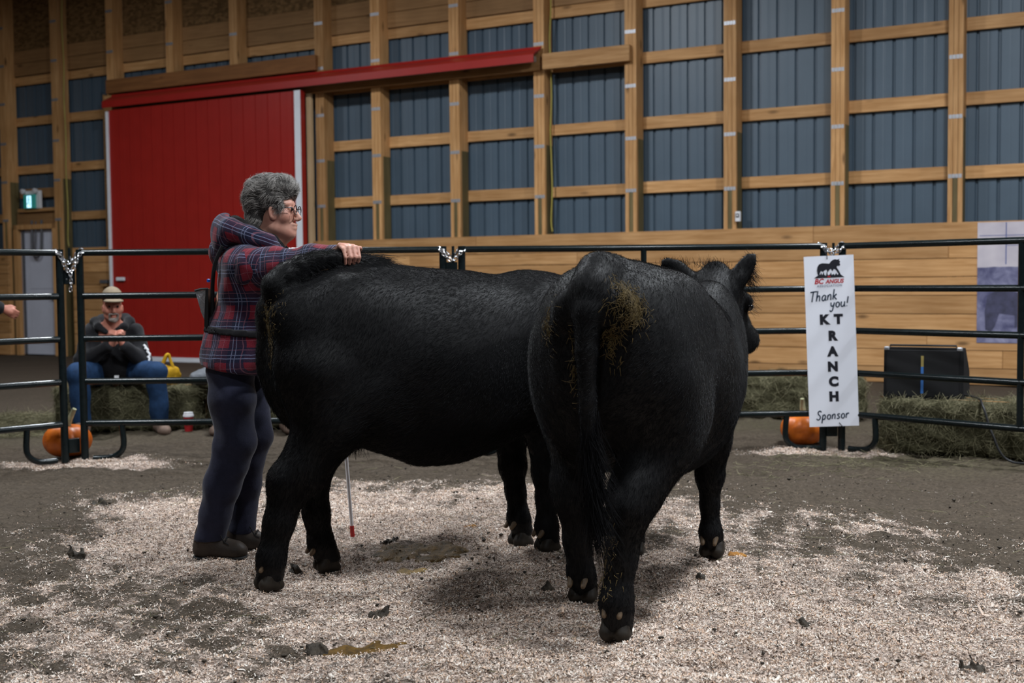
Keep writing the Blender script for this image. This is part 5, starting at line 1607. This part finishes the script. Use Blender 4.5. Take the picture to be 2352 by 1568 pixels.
bag = empty('tote_bag', (-2.91, 10.03, .372), math.radians(8), 'yellow cloth bag with handles up, standing on the hay bale', 'bag')
M['yellow'] = cloth('yellow_bag_cloth', (.48, .27, .012), .75, .2, 18, .3)
B = Field((-.2, -.14, -.02), (.2, .14, .26), .006)
B.ell((-.015, 0, .055), (.130, .075, .080), None, .02); B.ell((.02, 0, .10), (.095, .060, .072), None, .03); B.ell((-.03, 0, .10), (.055, .045, .07), None, .03)
B.wobble(.006, 40, 3).wobble(.004, 80, 4); B.halfspace((0, 0, 0), (0, 0, -1), (-1, -1, -.1), (1, 1, .1))
B.build('bag_body', M['yellow'], bag, 1)
MB().tube(smooth_path([(-.055, -.03, .10), (-.02, -.035, .18), (.010, -.03, .245), (.030, -.02, .25), (.045, -.02, .20), (.075, -.035, .12), (.085, -.04, .06)], 6), .013, 8).build('handle', M['yellow'], bag, True)
MB().tube(smooth_path([(-.06, .03, .09), (-.01, .02, .20), (.018, .01, .245), (.04, .02, .20), (.07, .03, .10)], 6), .012, 8).build('handle', M['yellow'], bag, True)
B = Field((-.2, -.2, -.02), (.25, .2, .2), .008)
B.ell((0, 0, .05), (.10, .12, .065), None, .03); B.ell((.05, 0, .08), (.07, .10, .05), None, .03); B.wobble(.010, 38, 7).wobble(.005, 80, 9)
B.halfspace((0, 0, 0), (0, 0, -1), (-1, -1, -.1), (1, 1, .1))
gj = B.build('crumpled_jacket', M['grey_puff'], None, 1); gj.location = (-2.60, 9.98, .375)
tag(gj, 'crumpled grey jacket lying on the bale right of the yellow bag', 'jacket')

# printed banner on the planks at the right edge
bn = empty('wall_banner', WALL_ORG, WALL_ANG, 'printed cattle banner hung on the planks at the right edge', 'banner')
def banner_mat():
    t = NT('printed_banner')
    c = t.n('TexCoord').outputs['Object']
    s = t.n('SeparateXYZ', {0: c}); n = t.noise(c, 5, 5, .6, .6); n2 = t.noise(c, 2.2, 3)
    sky = t.ramp(n2, [(.3, (.40, .36, .42)), (.7, (.62, .57, .60))])
    low = t.ramp(n, [(.30, (.05, .05, .12)), (.5, (.15, .15, .25)), (.75, (.34, .34, .48))])
    k = t.math('LESS_THAN', s.outputs[2], t.math('MULTIPLY_ADD', n2, .08, 1.27))
    col = t.mix(k, sky, low)
    t.set(col, .55, 0, .3); t.bump(n2, .2, .02)
    return t.m
MB().box(.01, 1.60, -.012, -.006, .475, 1.805).build('banner_sheet', banner_mat(), bn)
pbl = MB()
for x0, x1, z0, z1 in ((.30, .31, 1.34, 1.80), (.03, 1.5, 1.655, 1.662), (.55, .56, 1.42, 1.66), (.30, .75, 1.545, 1.55), (.55, .9, 1.42, 1.426)): pbl.box(x0, x1, -.0135, -.011, z0, z1)
pbl.build('blue_lines', plain('blue_print', (.05, .08, .25), .6), bn)
cow_o = [(.10, .62), (.09, .82), (.12, 1.0), (.22, 1.06), (.38, 1.04), (.48, 1.02), (.50, .92), (.46, .80), (.44, .66), (.40, .64), (.40, .78), (.24, .80), (.20, .66), (.16, .60)]
MB().prism(cow_o, -.0135, -.011).build('dark_cow_print', plain('dark_cow_print', (.045, .045, .09), .6, var=.4), bn)
cow_w = [(.52, .55), (.50, .75), (.52, .90), (.60, .99), (.75, 1.02), (1.1, 1.0), (1.2, .7), (1.1, .55), (.9, .5), (.65, .5)]
MB().prism(cow_w, -.0135, -.011).build('pale_cow_print', plain('pale_cow_print', (.42, .42, .52), .6, var=.2), bn)

# ---------------------------------------------------------------- dung and shavings on the floor
def dung_mat(name, a, b):
    t = NT(name)
    n = t.noise(t.coord(), 26, 6, .7)
    t.set(t.ramp(n, [(.32, a), (.68, b)]), .6, 0, .3); t.bump(n, .8, .02)
    return t.m
M['dung'] = dung_mat('wet_brown_dung', (.035, .022, .006), (.19, .098, .012))
M['dung_y'] = dung_mat('yellow_brown_dung', (.09, .06, .02), (.32, .20, .06))
M['clod'] = dung_mat('dark_clod', (.018, .014, .010), (.07, .055, .038))
M['leafy'] = dung_mat('orange_brown_leaf', (.24, .09, .01), (.52, .24, .03))
PATS = []
def patty(name, x, y, rx, ry, h, ang, mat, label, cat, seed, group=None):
    PATS.append((x, y, rx, ry))
    z = float(ground_z(x, y))
    F = Field((-rx * 1.5, -ry * 1.5, -.03), (rx * 1.5, ry * 1.5, h + .03), max(.0045, min(rx, ry) / 14))
    rg = np.random.RandomState(seed)
    for i in range(26):
        c = rg.uniform(-.7, .7, 2) * (rx, ry); F.ell((c[0], c[1], -.002), (rx * rg.uniform(.08, .26), ry * rg.uniform(.10, .30), h * rg.uniform(.5, 1.5)), None, .006)
    F.ell((0, 0, -.004), (rx * .85, ry * .85, h * .75), None, .01)
    F.wobble(h * .22, 90 if rx > .08 else 150, seed)
    o = F.build(name, mat, None, 1)
    ca, sa = math.cos(ang), math.sin(ang)
    gx, gy = x + ca * F.vs[:, 0] - sa * F.vs[:, 1], y + sa * F.vs[:, 0] + ca * F.vs[:, 1]
    F.vs[:, 2] += ground_z(gx, gy) - z
    o.data.vertices.foreach_set('co', F.vs.astype(np.float32).ravel()); o.data.update()
    o.location = (x, y, z - .001); o.rotation_euler = (0, 0, ang)
    return tag(o, label, cat, group)
patty('cow_pat', -.42, 5.36, .27, .17, .009, .1, M['dung'], 'wide wet brown cow pat on the shavings under the rear cow', 'cow pat', 1)
patty('cow_pat', -.44, 5.06, .085, .07, .010, .3, M['dung_y'], 'small yellow brown dung splash in front of the wide wet cow pat', 'cow pat', 2)
patty('cow_pat', -.50, 3.95, .16, .085, .010, .2, M['dung'], 'brown cow pat on the shavings at the bottom edge of the view', 'cow pat', 3)
patty('cow_pat', -.66, 3.93, .05, .045, .016, .4, M['clod'], 'dark lump just left of the cow pat at the bottom edge', 'cow pat', 5)
patty('leaf_scrap', -.228, 5.93, .055, .03, .012, .2, M['leafy'], 'orange brown leaf scrap on the shavings behind the wet cow pat', 'leaf', 4)
patty('leaf_scrap', .985, 5.22, .06, .022, .012, .1, M['leafy'], 'brown bark curl beside the front cow\'s right front hoof', 'bark', 6)
clods = [(.133, 4.72, .034, 'dark dung clod on the shaded shavings left of the front cow\'s hind hooves'), (-.58, 5.58, .05, 'dark dung clod at the back left edge of the wet cow pat'), (.765, 4.86, .022, 'small dark clod in the shade right of the front cow\'s hind legs'), (-1.96, 5.32, .05, 'dark soil clod on the left edge of the shavings'), (-2.31, 6.60, .045, 'dark soil clod on the bare soil left of the handler'), (-.50, 4.36, .045, 'dark dung clod on the shavings right of the rear cow\'s near hind hoof'), (1.42, 3.66, .05, 'dark trampled clod near the bottom right of the shavings'), (-1.13, 6.13, .04, 'dark dung lump behind the handler\'s boots'), (1.02, 4.18, .028, 'small dark clod on the bright shavings right of the front cow'), (-.93, 5.02, .03, 'dark clod between the rear cow\'s hind hooves')]
for i, (x, y, r, lab) in enumerate(clods):
    patty('dung_clod', x, y, r, r * .8, r * .55, i * .7, M['clod'], lab, 'clod', 60 + i)

def flakes():
    """curled wood shavings lying on the bedding"""
    rg = np.random.RandomState(9)
    N = 700000
    x = rg.uniform(-2.7, 2.6, N); y = 3.45 + 3.9 * rg.rand(N) ** 1.35
    cov = shavings_cover(x, y)
    keep = (rg.rand(N) < np.clip(cov ** 1.5 * 1.05, 0.010, 1)) & (np.abs(x) < .50 * y + .1)
    for px, py, prx, pry in PATS: keep &= (np.hypot((x - px) / prx, (y - py) / pry) > .95) | (rg.rand(N) < .16)
    x, y = x[keep], y[keep]
    for cx, cy, sx, sy, m in ((-3.05, 8.12, .34, .10, 14000), (2.2, 8.36, .27, .10, 9000)):
        x = np.concatenate([x, rg.normal(cx, sx, m)]); y = np.concatenate([y, rg.normal(cy, sy, m)])
    n = len(x)
    L = rg.gamma(3.0, .0021, n) + .002; W = L * rg.uniform(.10, .42, n); W = np.minimum(W, .0042)
    big = rg.rand(n) < .010; L[big] *= 1.8; W[big] *= 2.2
    a = rg.uniform(0, 6.28, n); tilt = rg.normal(0, .25, n); roll = rg.normal(0, .32, n); curl = rg.uniform(-.2, .55, n) * L
    z = ground_z(x, y) + .001 + .004 * rg.rand(n)
    ca, sa = np.cos(a), np.sin(a)
    d = np.stack([ca * np.cos(tilt), sa * np.cos(tilt), np.sin(tilt)], 1)
    s = np.stack([-sa * np.cos(roll), ca * np.cos(roll), np.sin(roll)], 1)
    c = np.stack([x, y, z], 1); up = np.array([0, 0, 1.])
    V = np.empty((n, 6, 3))
    for k, t in enumerate((-.5, 0, .5)):
        mid = c + d * (t * L)[:, None] + up * (curl * (0 if k == 1 else 1) * .8)[:, None]
        V[:, 2 * k] = mid - s * W[:, None] * .5; V[:, 2 * k + 1] = mid + s * W[:, None] * .5
    b = (np.arange(n) * 6)[:, None]
    q = np.concatenate([b + [0, 2, 3, 1], b + [2, 4, 5, 3]], 1).reshape(-1, 4)
    t = NT('shaving_flakes')
    t.set(t.n('Attribute', attribute_name='tint').outputs['Color'], .85, 0, .15)
    me_o = np_mesh('wood_shavings', V.reshape(-1, 3), q, mats=t.m, smooth=False)
    pal = np.array([(.78, .66, .57), (.70, .55, .45), (.62, .46, .35), (.84, .77, .69), (.48, .33, .22), (.26, .20, .155), (.10, .08, .065), (.62, .42, .30)])
    pr = np.array([.22, .17, .11, .17, .08, .10, .10, .05])
    ci = rg.choice(len(pal), n, p=pr)
    col = pal[ci] * rg.uniform(.76, 1.08, (n, 1))
    soil = rg.rand(n) > shavings_cover(x, y) * 1.5 + .25
    col[soil] *= .50
    col *= (.62 + .38 * np.clip(shavings_cover(x, y) * 1.35, 0, 1))[:, None]
    at_ = me_o.data.attributes.new('tint', 'FLOAT_COLOR', 'POINT')
    at_.data.foreach_set('color', np.repeat(np.concatenate([col, np.ones((n, 1))], 1), 6, 0).astype(np.float32).ravel())
    tag(me_o, 'pale pink wood shavings spread thickly over the ring floor', 'shavings', kind='stuff')
flakes()
def crumbs():
    """small dark soil crumbs mixed into the bedding"""
    rg = np.random.RandomState(19); n = 2200
    x = rg.uniform(-2.6, 2.6, n); y = 3.5 + 4.6 * rg.rand(n) ** 1.2
    r = .0016 + rg.gamma(1.5, .0016, n); r = np.minimum(r, .013)
    base = np.array([(1, 0, 0), (-1, 0, 0), (0, 1, 0), (0, -1, 0), (0, 0, 1), (0, 0, -1), (.6, .6, .6), (-.6, .6, .5), (.6, -.6, .5), (-.6, -.6, .6)])
    f = [(4, 6, 7), (4, 7, 9), (4, 9, 8), (4, 8, 6), (0, 2, 6), (2, 7, 6), (2, 1, 7), (1, 9, 7), (1, 3, 9), (3, 8, 9), (3, 0, 8), (0, 6, 8), (0, 5, 2), (2, 5, 1), (1, 5, 3), (3, 5, 0)]
    k = base[None] * rg.uniform(.6, 1.15, (n, 10, 1)) * r[:, None, None] * np.array((1.2, 1, .75))
    a = rg.uniform(0, 6.28, n); c, s_ = np.cos(a)[:, None], np.sin(a)[:, None]
    V = np.stack([k[:, :, 0] * c - k[:, :, 1] * s_ + x[:, None], k[:, :, 0] * s_ + k[:, :, 1] * c + y[:, None], k[:, :, 2] + (ground_z(x, y) + r * .45 + .003)[:, None]], 2)
    T = (np.array(f)[None] + (np.arange(n) * 10)[:, None, None]).reshape(-1, 3)
    o = np_mesh('soil_crumbs', V.reshape(-1, 3), None, T, M['clod'], smooth=True)
    tag(o, 'small dark soil crumbs mixed through the shavings', 'soil', kind='stuff')
crumbs()
